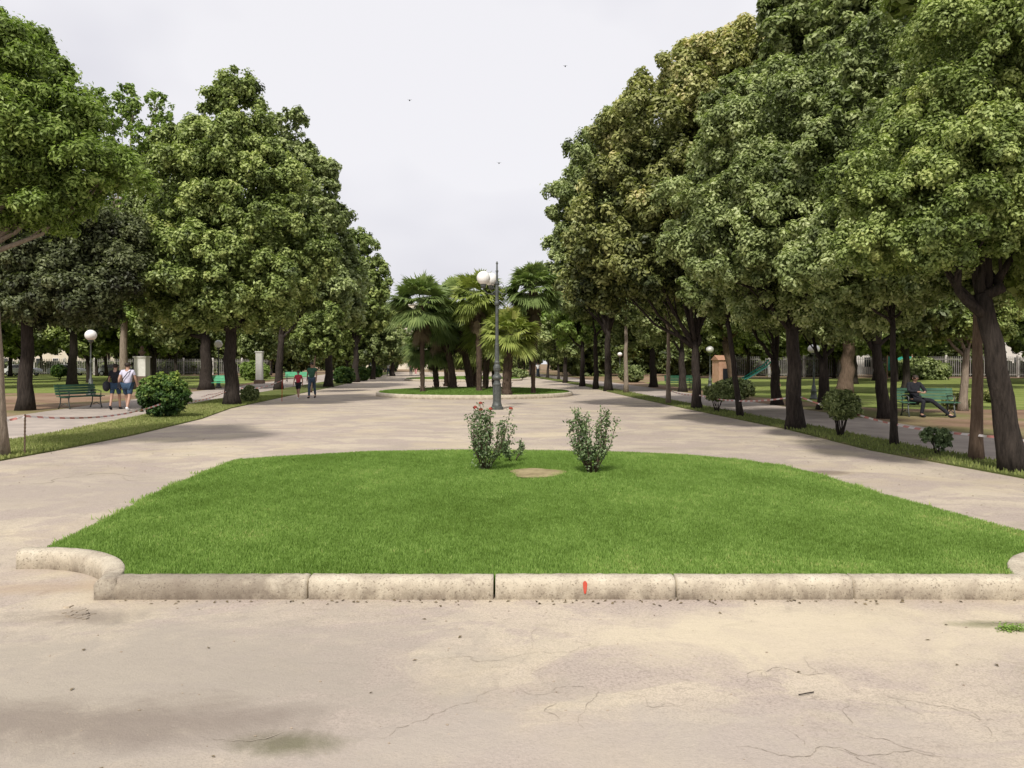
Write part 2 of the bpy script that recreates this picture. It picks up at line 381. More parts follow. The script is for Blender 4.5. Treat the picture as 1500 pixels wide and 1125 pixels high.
# ------------------------------------------------------------------ ground, roads, lawns
g = MB(); g.sheet([(-420, -30), (420, -30), (420, 800), (-420, 800)], 0); struct(g.build('ground', M['ground']))
Ledge = [(-9.0, 8), (-8.8, 13.5), (-8.75, 15.3), (-8.8, 18.3), (-9.3, 23.6), (-10.35, 29), (-11.3, 40), (-12.3, 53), (-15.2, 85), (-20.5, 140)]
Redge = [(7.9, 6), (7.45, 11.6), (6.9, 15.2), (6.95, 20), (6.35, 29), (5.75, 40), (5.2, 56), (2.8, 85), (.3, 109), (-3.5, 140)]
av = [(-40, -20), (40, -20), (40, 4), (9, 5)] + Redge + Ledge[::-1] + [(-10, 7), (-40, 5)]
struct(MB().sheet(av, .004).build('avenue', M['asphalt']))
Lout = [(-11.2, 8), (-10.9, 13.5), (-10.75, 16.8), (-10.9, 19), (-11.5, 24), (-12.7, 30), (-13.8, 40), (-15, 53), (-18, 85), (-24, 140)]
Rout = [(9.2, 6), (8.5, 11.6), (8.1, 15.2), (8.0, 20), (7.5, 29), (6.9, 40), (6.3, 56), (4.2, 85), (1.7, 109), (-1.5, 140)]
Lp = [(-17, 8), (-16.4, 14), (-15.7, 24), (-17, 33), (-18.5, 45), (-20, 60), (-24, 90), (-30, 140)]
Rp = [(12.0, 6), (11.4, 12), (10.9, 18), (10.7, 25), (10.3, 35), (9.6, 48), (8.5, 66), (6.5, 90), (2, 140)]
struct(MB().sheet(Lout + Lp[::-1], .004).build('path', M['path']))
struct(MB().sheet(Rout + Rp[::-1], .004).build('path', M['path']))
def strip_solid(A, B, z):
    mb = MB(); n = len(A)
    for i in range(n - 1):
        mb.add([(*A[i], z), (*A[i+1], z), (*B[i+1], z), (*B[i], z)], [(0, 1, 2, 3)])
        for P in (A, B): mb.add([(*P[i], z), (*P[i+1], z), (*P[i+1], 0), (*P[i], 0)], [(0, 1, 2, 3)])
    return mb
struct(strip_solid(Ledge, Lout, .03).build('verge', M['verge']))
struct(strip_solid(Redge, Rout, .03).build('verge', M['verge']))
# sunlit lawns deeper in the park
struct(MB().sheet([(-60, 42), (-22, 44), (-21, 60), (-26, 92), (-60, 110), (-110, 100), (-90, 45)], .008).build('park_lawn', M['parklawn']))
struct(MB().sheet([(13.5, 29), (24, 27.5), (60, 28), (70, 60), (70, 85), (20, 84), (11, 66), (12, 40)], .008).build('park_lawn', M['parklawn']))

def inpoly(P, poly):
    x, y = P[:, 0], P[:, 1]; r = np.zeros(len(P), bool); n = len(poly); j = n - 1
    for i in range(n):
        xi, yi = poly[i]; xj, yj = poly[j]
        c = ((yi > y) != (yj > y)) & (x < (xj - xi)*(y - yi)/((yj - yi) or 1e-9) + xi); r ^= c; j = i
    return r
def blades(name, poly, zf, n, ln, wd, m, near=None, tonef=None, parent=None, lean=.5):
    A = np.array(poly); lo, hi = A.min(0), A.max(0)
    P = rng.uniform(lo, hi, (n*3, 2))
    if near is not None: P = P[rng.uniform(size=len(P)) < np.clip(near/(P[:, 1]), .0, 1)**1.3]
    P = P[inpoly(P, poly)][:n]; n = len(P)
    z = zf(P); B = np.column_stack([P, z]); a = rng.uniform(0, 2*np.pi, n); h = ln*rng.uniform(.55, 1.25, n); w = wd*rng.uniform(.7, 1.3, n)
    s = np.column_stack([np.cos(a), np.sin(a), np.zeros(n)])*w[:, None]/2
    a2 = rng.uniform(0, 2*np.pi, n); l = rng.uniform(.1, lean, n)*h
    mid = B + np.column_stack([np.cos(a2)*l*.4, np.sin(a2)*l*.4, h*.6]); tip = B + np.column_stack([np.cos(a2)*l, np.sin(a2)*l, h*.95])
    V = np.stack([B - s, B + s, tip + s*.15, mid - s*.9], 1)
    T = rng.normal(.42, .14, n)
    if tonef is not None: T = T + tonef(P)
    return quads(name, V, T, m, parent)

# front lawn
CL, CR, rl = (-3.95, 5.5), (4.78, 5.5), 1.13
arcL = [(CL[0] + rl*math.cos(R(a)), CL[1] + rl*math.sin(R(a))) for a in range(90, 14, -8)]
arcR = [(CR[0] + rl*math.cos(R(a)), CR[1] + rl*math.sin(R(a))) for a in range(165, 89, -8)]
lawn = arcL + [(-2.84, 5.785), (-1.5, 5.785), (0, 5.785), (2, 5.785), (3.66, 5.785)] + arcR + \
       [(4.85, 7.2), (4.7, 8.5), (4.62, 10), (4.5, 11.6), (4.3, 12.7), (3.8, 13.5), (3.1, 14.1), (2, 14.5), (.6, 14.75), (-1, 14.85), (-2.6, 14.6), (-4.0, 13.9), (-4.65, 13.3), (-4.62, 12),
        (-4.5, 10.1), (-4.3, 8.8), (-4.12, 7.7), (-3.98, 6.8)]
def lz(P):
    P = np.atleast_2d(P); y = P[:, 1]; x = P[:, 0]
    t = np.clip((y - 5.8)/4.0, 0, 1); return .135 - .085*t + .012*np.sin(x*1.7 + y)*np.sin(y*1.3)*np.clip((y - 6)/2, 0, 1)
pts = list(lawn); nb = len(pts)
gx = [(x, y) for x in np.arange(-4.6, 4.8, .3) for y in np.arange(5.95, 14.8, .3)]
ok = inpoly(np.array(gx), lawn); pts += [p for p, k in zip(gx, ok) if k]
r = delaunay_2d_cdt([Vector(p) for p in pts], [], [list(range(nb))], 1, 1e-4)
vv = [(v.x, v.y, float(lz(np.array([[v.x, v.y]]))[0])) for v in r[0]]
lm = MB(); lm.add(vv, r[2])
for i in range(nb):
    a, b = lawn[i], lawn[(i+1) % nb]; za = float(lz(np.array([a]))[0]); zb = float(lz(np.array([b]))[0])
    lm.add([(*a, za), (*b, zb), (*b, 0), (*a, 0)], [(0, 1, 2, 3)])
struct(lm.build('lawn', M['turf']))
def lawntone(P):
    x, y = P[:, 0], P[:, 1]
    t = .10*np.sin(x*1.1 + .6*y)*np.sin(y*.9 - .4*x) + .06*np.sin(x*3.1 - y*1.7)*np.sin(y*2.7 + x) + .05*np.sin(7*x + 3*y)*np.sin(6*y)
    e = np.clip((x - 2.6)/1.8, 0, 1)*.34*(.6 + .4*np.sin(4*x + 2*y)) + np.clip((-x - 3.4)/1.0, 0, 1)*.22*(.6 + .4*np.sin(5*x - 3*y)) + np.clip((y - 13.6)/1.2, 0, 1)*.15 + .10*(np.sin(x*11 + 4*np.sin(y*3))*np.sin(y*9 + 3*np.sin(x*4)) > .75)
    f = np.exp(-((x - 2.6)**2/1.5 + (y - 6.1)**2/.10))*.3 + np.exp(-((x - .35)**2/.5 + (y - 11.6)**2/.5))*.3
    return 1.5*t + e + f + .12*(np.sin(x*23 + 9*np.sin(y*2.1))*np.sin(y*17 + 7*np.sin(x*1.7)))
tag(blades('grass', lawn, lz, 560000, .030, .0062, L['grass'], 7.5, lawntone), 'bright green mown grass of the front lawn behind the stone kerb', 'grass', kind='stuff')
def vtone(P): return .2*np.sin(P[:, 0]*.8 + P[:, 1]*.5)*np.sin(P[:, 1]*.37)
ej = []
for i in range(nb):
    a, b = np.array(lawn[i]), np.array(lawn[(i+1) % nb])
    if (a[1] < 6.9 and b[1] < 6.9): continue
    nn = int(np.linalg.norm(b - a)*900); u = rng.uniform(size=(nn, 1)); d_ = (b - a)/np.linalg.norm(b - a); nr = np.array([d_[1], -d_[0]])
    pt = a + (b - a)*u; bias = .05 + .05*np.sin(pt[:, :1]*6 + pt[:, 1:]*4)*np.sin(pt[:, 1:]*9)
    ej.append(pt - nr*0 + np.abs(rng.normal(size=(nn, 1)))*bias*nr*np.sign(np.dot(nr, (a + b)/2 - np.array([0, 10.]))))
EP = np.concatenate(ej); n_ = len(EP); a_ = rng.uniform(0, 6.28, n_); B_ = np.column_stack([EP, np.full(n_, .004)]); s_ = np.column_stack([np.cos(a_), np.sin(a_), 0*a_])*.006
h_ = rng.uniform(.015, .07, n_); tp_ = B_ + np.column_stack([rng.normal(0, .02, n_), rng.normal(0, .02, n_), h_]); md_ = (B_ + tp_)/2
tag(quads('grass', np.stack([B_ - s_, B_ + s_, tp_, md_ - s_], 1), rng.normal(.62, .2, n_), L['grass']), 'straggling uneven grass along the unkerbed rim of the front lawn', 'grass', kind='stuff')
vl = Ledge[:7] + Lout[:7][::-1]
tag(blades('grass', vl, lambda P: np.full(len(P), .03), 60000, .06, .02, L['dry'], 16, vtone), 'patchy green and dry grass on the strip left of the avenue', 'grass', kind='stuff')
vr = Redge[:8] + Rout[:8][::-1]
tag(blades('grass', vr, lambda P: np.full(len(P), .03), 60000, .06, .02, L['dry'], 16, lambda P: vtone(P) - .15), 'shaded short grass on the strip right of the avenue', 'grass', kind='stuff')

# sandy disc in the lawn
a = []
cx, cy = .37, 11.75
for k in range(28):
    q = 2*math.pi*k/28; rr = 1 + .10*math.sin(3*q + 1) + .06*math.sin(5*q)
    a.append((cx + .41*rr*math.cos(q), cy + .5*rr*math.sin(q)))
sd = MB(); zc = float(lz(np.array([[cx, cy]]))[0])
sd.add([(x, y, zc + .012) for x, y in a] + [(cx + (x-cx)*.6, cy + (y-cy)*.6, zc + .032) for x, y in a] + [(cx, cy, zc + .036)],
       [(i, (i+1) % 28, 28 + (i+1) % 28, 28 + i) for i in range(28)] + [(28 + i, 28 + (i+1) % 28, 56) for i in range(28)])
o = sd.build('sandy_patch', M['sand'], smooth=True); struct(o)

# kerb stones
prof = [(0, 0), (-.002, .05), (.001, .108), (.010, .132), (.024, .145), (.045, .152), (.09, .154), (.14, .152), (.15, .14), (.15, 0)]
def kerb_run(path, pr, name, m=None, parent=None, jit=.0022):
    """path: list of (point, outward-normal pointing to the back)"""
    mb = MB(); n = len(pr)
    for i, (p, q) in enumerate(path):
        mb.v += [(p[0] + q[0]*(u + random.gauss(0, jit)*(z > .02)), p[1] + q[1]*(u + random.gauss(0, jit)*(z > .02)), z + random.gauss(0, jit*.6)*(z > .02)) for u, z in pr]
    for i in range(len(path) - 1):
        for k in range(n - 1): mb.f.append((i*n + k, (i+1)*n + k, (i+1)*n + k + 1, i*n + k + 1))
    mb.f.append(tuple(range(n))); mb.f.append(tuple((len(path)-1)*n + k for k in range(n))[::-1])
    return mb.build(name, m or M['kerb'], parent, smooth=True)
J = [-2.86, -1.465, -.127, 1.177, 2.45, 3.72]
kl = ['grime streaked straight kerb stone next to the curved corner stone', 'plain straight kerb stone between the grimy one and the lawn middle', 'straight kerb stone marked with a red paint dab',
      'straight kerb stone just right of the red dabbed one', 'straight kerb stone at the right end with orange dust at its foot']
for i in range(5):
    x0, x1 = J[i] + .008, J[i+1] - .008; n = 44; e = .012
    path = []
    for k in range(n + 1):
        x = x0 + (x1 - x0)*k/n; path.append(((x, 5.64 + .004*math.sin(x*3)), (0, 1)))
    t = kerb_run(path, prof, 'kerb_stone'); tag(t, kl[i], 'kerb stone', 'straight kerb stones along the front of the lawn')
    if i == 2:
        rp = MB(); X = (857 - 750)*5.64/F
        ring = [(X + .014*math.cos(q)*(1 + .3*math.sin(3*q)), .088 + .055*math.sin(q)*(1 + .2*math.cos(2*q))) for q in [2*math.pi*k/12 for k in range(12)]]
        def kz(z):
            z = max(.0, z)
            for (u0, z0), (u1, z1) in zip(prof, prof[1:]):
                if z0 <= z <= z1: return u0 + (u1 - u0)*(z - z0)/(z1 - z0)
            return .05
        rp.add([(x, 5.64 + .004*math.sin(x*3) + kz(z) - .006, z + .003) for x, z in ring], [tuple(range(12))])
        po = rp.build('paint_mark', M['redpaint'], t); po['label'] = 'red paint dab'
def arc_path(c, r, a0, a1, n=26):
    out = []
    for k in range(n + 1):
        a = R(a0 + (a1 - a0)*k/n); out.append(((c[0] + r*math.cos(a), c[1] + r*math.sin(a)), (math.cos(a), math.sin(a))))
    return out
tag(kerb_run(arc_path(CL, .975, 7, 97), prof, 'kerb_stone'), 'curved corner kerb stone hooking round the left front of the lawn', 'kerb stone', 'curved corner kerb stones')
tag(kerb_run(arc_path(CR, .975, 172, 60), prof, 'kerb_stone'), 'curved corner kerb stone at the right edge of the photo', 'kerb stone', 'curved corner kerb stones')

# cracks, seams and debris on the asphalt
cr = MB()
def crack(p0, ang, ln, w, wig=1.1, fork=.035, depth=0):
    x, y = p0; a = ang; pts = [(x, y)]; n = max(6, int(ln/(.028 if y < 8 else .12)))
    for i in range(n):
        a += random.gauss(0, wig)*.6; a += (ang - a)*.22
        x += math.cos(a)*ln/n; y += math.sin(a)*ln/n; pts.append((x, y))
        if depth < 2 and random.random() < fork: crack((x, y), a + random.choice((-1, 1))*random.uniform(.6, 1.3), ln*.35, w*.7, wig, fork, depth+1)
    for i in range(len(pts) - 1):
        tp = min(1, 4*min(i + .3, n - i)/n)*w; w0, w1 = (tp*random.uniform(.1, 1.2) for _ in range(2)); dx, dy = pts[i+1][0]-pts[i][0], pts[i+1][1]-pts[i][1]; l = math.hypot(dx, dy) or 1
        nx, ny = -dy/l/2, dx/l/2
        cr.add([(pts[i][0] - nx*w0, pts[i][1] - ny*w0, .0075), (pts[i+1][0] - nx*w1, pts[i+1][1] - ny*w1, .0075), (pts[i+1][0] + nx*w1, pts[i+1][1] + ny*w1, .0075), (pts[i][0] + nx*w0, pts[i][1] + ny*w0, .0075)], [(0, 1, 2, 3)])
for (px, py, a, ln, w) in ((870, 1005, -60, .55, .004), (870, 1005, 200, .3, .004), (880, 1010, -35, .7, .003), (820, 1060, 80, .3, .003),
                           (1080, 1010, 0, .9, .004), (1060, 1095, 5, .9, .005), (1230, 1065, 40, .4, .003), (1230, 1065, -60, .5, .004), (1280, 1010, -50, .7, .004), (1180, 1100, -10, .8, .004),
                           (1350, 1025, -35, .6, .003), (560, 975, 10, 1.6, .0035), (520, 1080, 3, 1.0, .004), (1410, 910, -12, .6, .012), (300, 1085, 8, .4, .006),
                           (0, 712, 0, 2.6, .022), (370, 652, 52, 5, .02), (240, 708, 8, 1.0, .015)):
    crack(gp(px, py), R(a), ln, w)
struct(cr.build('pavement_cracks', M['crack']))
db = MB()
for _ in range(230):
    y = random.uniform(2.6, 5.6) if random.random() < .7 else random.uniform(5.6, 16); x = random.uniform(-.66, .66)*y
    if y > 5.6 and abs(x) < 5: continue
    s = random.choice((.002, .003, .003, .004, .006)); db.ball((x, y, .004 + s*.4), (s*random.uniform(.8, 1.8), s, s*.6), 6, 4)
for _ in range(140):   # grit collected against the kerb foot
    x = random.uniform(-2.8, 3.7); y = 5.635 - abs(random.gauss(0, .03)); s = random.uniform(.002, .006); db.ball((x, y, .006), (s, s, s*.6), 6, 4)
tag(db.build('grit', simple('grit', (.20, .16, .12), (.46, .38, .29), 8, .9)), 'scattered grit and tiny stones on the sandy asphalt', 'grit', kind='stuff')
tw = MB()
tw.tube([(*gp(1170, 1021), .012), (*gp(1182, 1020), .016), (*gp(1192, 1017), .012)], .003, 5); tag(tw.build('twig', M['bark']), 'small dark twig lying on the foreground asphalt', 'twig')

wx, wy = gp(1482, 924); n_ = 260
wp = np.column_stack([wx + rng.normal(0, .05, n_), wy + rng.normal(0, .03, n_), rng.uniform(.005, .035, n_)])
tag(quads('weed', leaves(wp, np.column_stack([rng.normal(0, .6, n_), rng.normal(0, .6, n_), np.ones(n_)]), .022, .010), rng.normal(.4, .2, n_), L['grass']), 'small weed growing from a crack in the right foreground', 'weed')
rb_ = MB()
for _ in range(16):
    x, y = gp(random.uniform(96, 138), random.uniform(888, 908)); a_ = random.uniform(0, 6); q = random.uniform(.012, .045)
    pl_ = [(x + q*random.uniform(.6, 1.2)*math.cos(a_ + k*1.05), y + q*random.uniform(.6, 1.2)*math.sin(a_ + k*1.05)) for k in range(6)]
    rb_.prism(pl_, .002, random.uniform(.010, .022))
tag(rb_.build('asphalt_rubble', M['asphalt']), 'broken chips of paving in front of the left curved kerb stone', 'rubble', kind='stuff')
lf = 90; lp_ = np.column_stack([rng.uniform(-2.8, 3.7, lf), 5.62 - np.abs(rng.normal(0, .06, lf)), np.full(lf, .010)])
far = 140; fy = rng.uniform(8, 26, far); fx = np.where(rng.uniform(size=far) < .6, rng.uniform(5.0, 7.2, far), rng.uniform(-8.6, -5.6, far))
lp_ = np.concatenate([lp_, np.column_stack([fx, fy, np.full(far, .012)]), np.column_stack([rng.uniform(-3, 3, 22), rng.uniform(3, 5.5, 22), np.full(22, .010)])])
tag(quads('fallen_leaves', leaves(lp_, np.column_stack([rng.normal(0, .25, (len(lp_), 2)), np.ones(len(lp_))]), .032, .018), rng.normal(.6, .25, len(lp_)), L['dead']), 'dry fallen leaves scattered at the kerb foot and under the trees', 'fallen leaves', kind='stuff')

# round palm islands
def island(c, r, lab, n=96):
    t = thing('planted_island', lab, 'planted island', (c[0], c[1], 0))
    pr = [(0, 0), (-.003, .15), (-.03, .19), (-.08, .205), (-.16, .20), (-.18, .17), (-.18, 0)]
    path = [((r*math.cos(2*math.pi*k/n), r*math.sin(2*math.pi*k/n)), (math.cos(2*math.pi*k/n), math.sin(2*math.pi*k/n))) for k in range(n + 1)]
    kerb_run(path, pr, 'kerb', None, t, .002)
    mb = MB(); rings = 8; rr = r - .17
    for i in range(rings + 1):
        q = i/rings
        for k in range(48): mb.v.append((rr*q*math.cos(k*math.pi/24), rr*q*math.sin(k*math.pi/24), .18 + .16*(1 - q*q)))
    for i in range(rings):
        for k in range(48): mb.f.append((i*48 + k, i*48 + (k+1) % 48, (i+1)*48 + (k+1) % 48, (i+1)*48 + k))
    mb.build('turf', M['turf'], t, smooth=True)
    poly = [(rr*math.cos(a), rr*math.sin(a)) for a in [2*math.pi*k/40 for k in range(40)]]
    gr = blades('grass', poly, lambda P: .18 + .16*(1 - (P**2).sum(1)/rr**2), 40000, .07, .03, L['grass'], None, lambda P: np.full(len(P), -.12), t); gr['kind'] = 'stuff'
    return t
IC = (-1.95, 41.2)
island(IC, 5.1, 'round raised bed of grass with palms and pale kerb behind the lamp post')
island((-4.6, 75), 5.6, 'second round grass bed on the avenue seen beyond the palms')

# ------------------------------------------------------------------ palms
def fan(P, d, up, R_, seg, sweep, Q, T, tone, pl=None):
    d = Vector(d).normalized(); side = d.cross(Vector(up)).normalized(); nrm = side.cross(d)
    pet = P + d*R_*.50
    Q.append([P - side*.012, P + side*.012, pet + side*.01, pet - side*.01]); T.append(tone)
    for k in range(seg):
        a = -sweep + 2*sweep*k/(seg - 1); dd = (d*math.cos(a) + side*math.sin(a)).normalized()
        l = R_*.62*(1 - .25*abs(a)/sweep)*random.uniform(.88, 1.1); dr = random.uniform(.12, .38)*l
        m_ = pet + dd*l*.55 + nrm*.02; e = pet + dd*l - Vector((0, 0, dr)); w = dd.cross(nrm).normalized()*R_*.036
        Q.append([pet, m_ - w, e, m_ + w]); T.append(tone + random.gauss(0, .07))
def palm(bpx, bpy, cpx, cpy, rpx, label, tr=.16, n=46, mat='palm', lowr=None, skirt=10, dz=.2, down=-.72, name='fan_palm'):
    X, d = gp(bpx, bpy, dz); k = d/F
    root = thing(name, label, 'palm', (X, d, dz), 0, 'fan palms on the round grass bed')
    top = Vector(((cpx - 750)*k - X, random.uniform(-.2, .2), H + (HOR - cpy)*k - dz)); Rr = rpx*k
    mb = MB(); pts = [Vector((0, 0, 0)).lerp(top, i/12) + Vector((top.x*-.18*math.sin(math.pi*i/12), 0, 0)) for i in range(13)]
    rr = [tr*(1.25 if i == 0 else 1)*(1 + .07*(-1)**i)*(1 if lowr is None or i > 4 else lowr) for i in range(13)]
    mb.tube(pts, rr, 12)
    for _ in range(150):       # leaf bases stubs
        i = random.uniform(.0, 11.9); a = random.uniform(0, 6.28); p = pts[int(i)].lerp(pts[int(i)+1], i % 1); r0 = rr[int(i)]
        o_ = Vector((math.cos(a), math.sin(a), 0)); mb.tube([p + o_*r0*.8, p + o_*r0*1.22 + Vector((0, 0, .07))], [.02, .008], 4, False)
    mb.build('trunk', M['palmbark'], root)
    Q, T = [], []
    for i in range(int(n*1.8)):
        el = math.asin(max(-.95, min(.99, random.uniform(down, 1.0)))); a = i*2.39996 + random.uniform(-.3, .3)
        dd = Vector((math.cos(a)*math.cos(el), math.sin(a)*math.cos(el), math.sin(el)))
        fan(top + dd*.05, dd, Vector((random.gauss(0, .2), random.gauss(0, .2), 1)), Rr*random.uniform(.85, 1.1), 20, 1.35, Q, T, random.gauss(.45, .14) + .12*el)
    quads('fronds', np.array(Q, float), np.array(T), L[mat], root)
    if skirt:
        Q, T = [], []
        for i in range(skirt*2):
            a = i*2.4; dd = Vector((math.cos(a)*.55, math.sin(a)*.55, -1)).normalized()
            fan(top + Vector((0, 0, -.05 - random.random()*.25*top.z)), dd, Vector((math.cos(a), math.sin(a), .4)), Rr*random.uniform(.4, .65), 10, .6, Q, T, random.gauss(.4, .15))
        quads('dead_fronds', np.array(Q, float), np.array(T), L['dead'], root)
    return root
palm(619, 576, 618, 448, 50, 'tall fan palm at the left end of the round bed with slender brown trunk', .11, 52, skirt=14)
palm(640, 572, 630, 508, 40, 'low bushy fan palm leaning left near the left end of the bed', .15, 44, skirt=2, name='fan_palm')
palm(666, 573, 640, 472, 44, 'leaning fan palm whose trunk bows left behind the low bushy palm', .17, 46, skirt=8)
palm(660, 569, 664, 445, 42, 'upright dark fan palm just left of the bed middle', .15, 44, skirt=10)
palm(689, 572, 672, 486, 42, 'leaning fan palm in the bed middle with thick shaggy trunk', .19, 46, skirt=8)
palm(702, 576, 700, 436, 44, 'tall yellowish fan palm behind the white lamp globe', .14, 48, 'palmy', skirt=8)
palm(711, 574, 716, 492, 44, 'bright fan palm leaning right behind the lamp post', .16, 48, 'palmy', skirt=2)
palm(725, 570, 722, 520, 34, 'lowest bright fan palm crown tucked behind the lamp post', .16, 40, 'palmy', skirt=0, name='fan_palm')
palm(654, 566, 655, 500, 40, 'low palm crown filling the gap behind the leaning palms', .16, 40, skirt=0)
palm(696, 568, 690, 510, 38, 'low palm crown in the bed middle behind the shaggy trunk', .16, 40, 'palmy', skirt=0)
palm(742, 578, 748, 490, 44, 'stout fan palm with low crown just right of the lamp post', .22, 46, 'palmy', skirt=4)
palm(781, 577, 781, 426, 44, 'tallest fan palm standing apart at the right end of the bed', .21, 60, skirt=26, lowr=.5)

# ------------------------------------------------------------------ lamps
def scroll(mb, ax, z0, ln, r=.018):
    d = Vector((math.cos(ax), math.sin(ax), 0)); o_ = Vector((0, 0, z0))
    mb.tube([o_ + d*.06, o_ + d*.2 + Vector((0, 0, -.12)), o_ + d*.36 + Vector((0, 0, -.10)), o_ + d*ln + Vector((0, 0, .03)), o_ + d*ln + Vector((0, 0, .10))], [r*1.3, r, r, r, r], 6)
    mb.tube([o_ + d*.07 + Vector((0, 0, .22)), o_ + d*.18 + Vector((0, 0, .28)), o_ + d*.25 + Vector((0, 0, .18)), o_ + d*.19 + Vector((0, 0, .08)), o_ + d*.11 + Vector((0, 0, .12))], r*.7, 5)
def slim(P): return [(r*.76, z) for r, z in P]
def big_lamp(X, Y, label):
    t = thing('street_lamp', label, 'street lamp', (X, Y, 0), 0, 'tall ornate lamps on the avenue axis')
    mb = MB(); mb.lathe(slim([(.30, 0), (.30, .10), (.24, .12), (.24, .16), (.21, .22), (.185, .30), (.175, .85), (.20, .88), (.20, .93), (.16, .97), (.14, 1.06), (.20, 1.10), (.235, 1.16), (.20, 1.22), (.13, 1.27), (.12, 1.36), (.16, 1.42), (.18, 1.50), (.16, 1.58), (.11, 1.64), (.13, 1.68), (.13, 1.72), (.105, 1.76)]), 18)
    for k in range(8):
        a = k*math.pi/4; mb.box(-.014, .014, .125, .148, .25, .86, Matrix.Rotation(a, 4, 'Z'))
    mb.build('base', M['iron'], t, smooth=False)
    p = MB(); p.lathe([(.085, 1.76), (.075, 2.3), (.08, 2.32), (.08, 2.36), (.066, 2.38), (.055, 3.75), (.09, 3.78), (.10, 3.84), (.09, 3.88), (.065, 3.92), (.06, 4.5), (.085, 4.53), (.085, 4.58), (.04, 4.62), (.035, 4.95), (.05, 4.97), (.05, 5.02), (.03, 5.04), (.026, 5.24), (.045, 5.27), (.03, 5.32), (.005, 5.36)], 14)
    p.build('pole', M['iron'], t, smooth=False)
    for i, (a, ln, gl) in enumerate(((R(195), .50, True), (R(120), .45, True), (R(-15), .34, False))):
        m = MB(); scroll(m, a, 4.28, ln); ar = m.build('arm', M['iron'], t, smooth=True)
        if gl:
            d = Vector((math.cos(a)*ln, math.sin(a)*ln, 0)); c = MB(); c.lathe([(.03, 4.36), (.10, 4.42), (.11, 4.48), (.09, 4.52)], 12, (d.x, d.y)); c.build('gallery', M['iron'], ar, smooth=True)
            MB().ball((d.x, d.y, 4.74), .245, 22, 14).build('globe', M['globe'], ar, smooth=True)
    return t
bX, bY = gp(728, 600)
bl = big_lamp(bX, bY, 'tall ornate iron lamp post with white globes and one empty arm behind the roses')
b2 = copy_tree(bl); b2['label'] = 'farther ornate iron lamp post half hidden behind the palms'; b2.location = (*gp(689, 563), 0); b2.rotation_euler.z = .6; b2.scale = (.8, .8, .72)
lampdata = [(133, 579, 491, 'white globe lamp post by the left green bench'), (233, 556, 508, 'small far globe lamp between the pedestal and the left trees'),
            (320, 568, 504, 'globe lamp between the two trunks left of the avenue'), (411, 557, 511, 'distant globe lamp beyond the child in red'),
            (908, 553, 519, 'distant globe lamp right of the avenue beside a pale trunk'), (1040, 567, 512, 'small globe lamp just right of the forked dark tree'),
            (1192, 585, 511, 'white globe lamp right of the thickest dark trunk'), (1457, 573, 510, 'globe lamp at the far right between two big trunks')]
lp0 = None
for (px, py, gy, lab) in lampdata:
    X, Y = gp(px, py); z = H + (HOR - gy)*Y/F
    if lp0 is None:
        lp0 = thing('globe_lamp', lab, 'street lamp', (X, Y, 0), 0, 'globe lamps in the side gardens')
        m = MB(); m.lathe([(.20, 0), (.20, .08), (.14, .12), (.12, .45), (.15, .5), (.10, .56), (.09, .8), (.05, .86), (.04, 1.6), (.055, 1.63), (.035, 1.67), (.032, 2.62), (.07, 2.66), (.13, 2.72), (.12, 2.78)], 12); m.build('pole', M['iron'], lp0, smooth=True)
        MB().ball((0, 0, 3.02), .27, 18, 12).build('globe', M['globe'], lp0, smooth=True); o = lp0
        o.scale = (1.1, 1.1, z/3.02)
    else:
        o = copy_tree(lp0); o['label'] = lab; o.location = (X, Y, 0)
        o.scale = (1, 1, z/3.02)

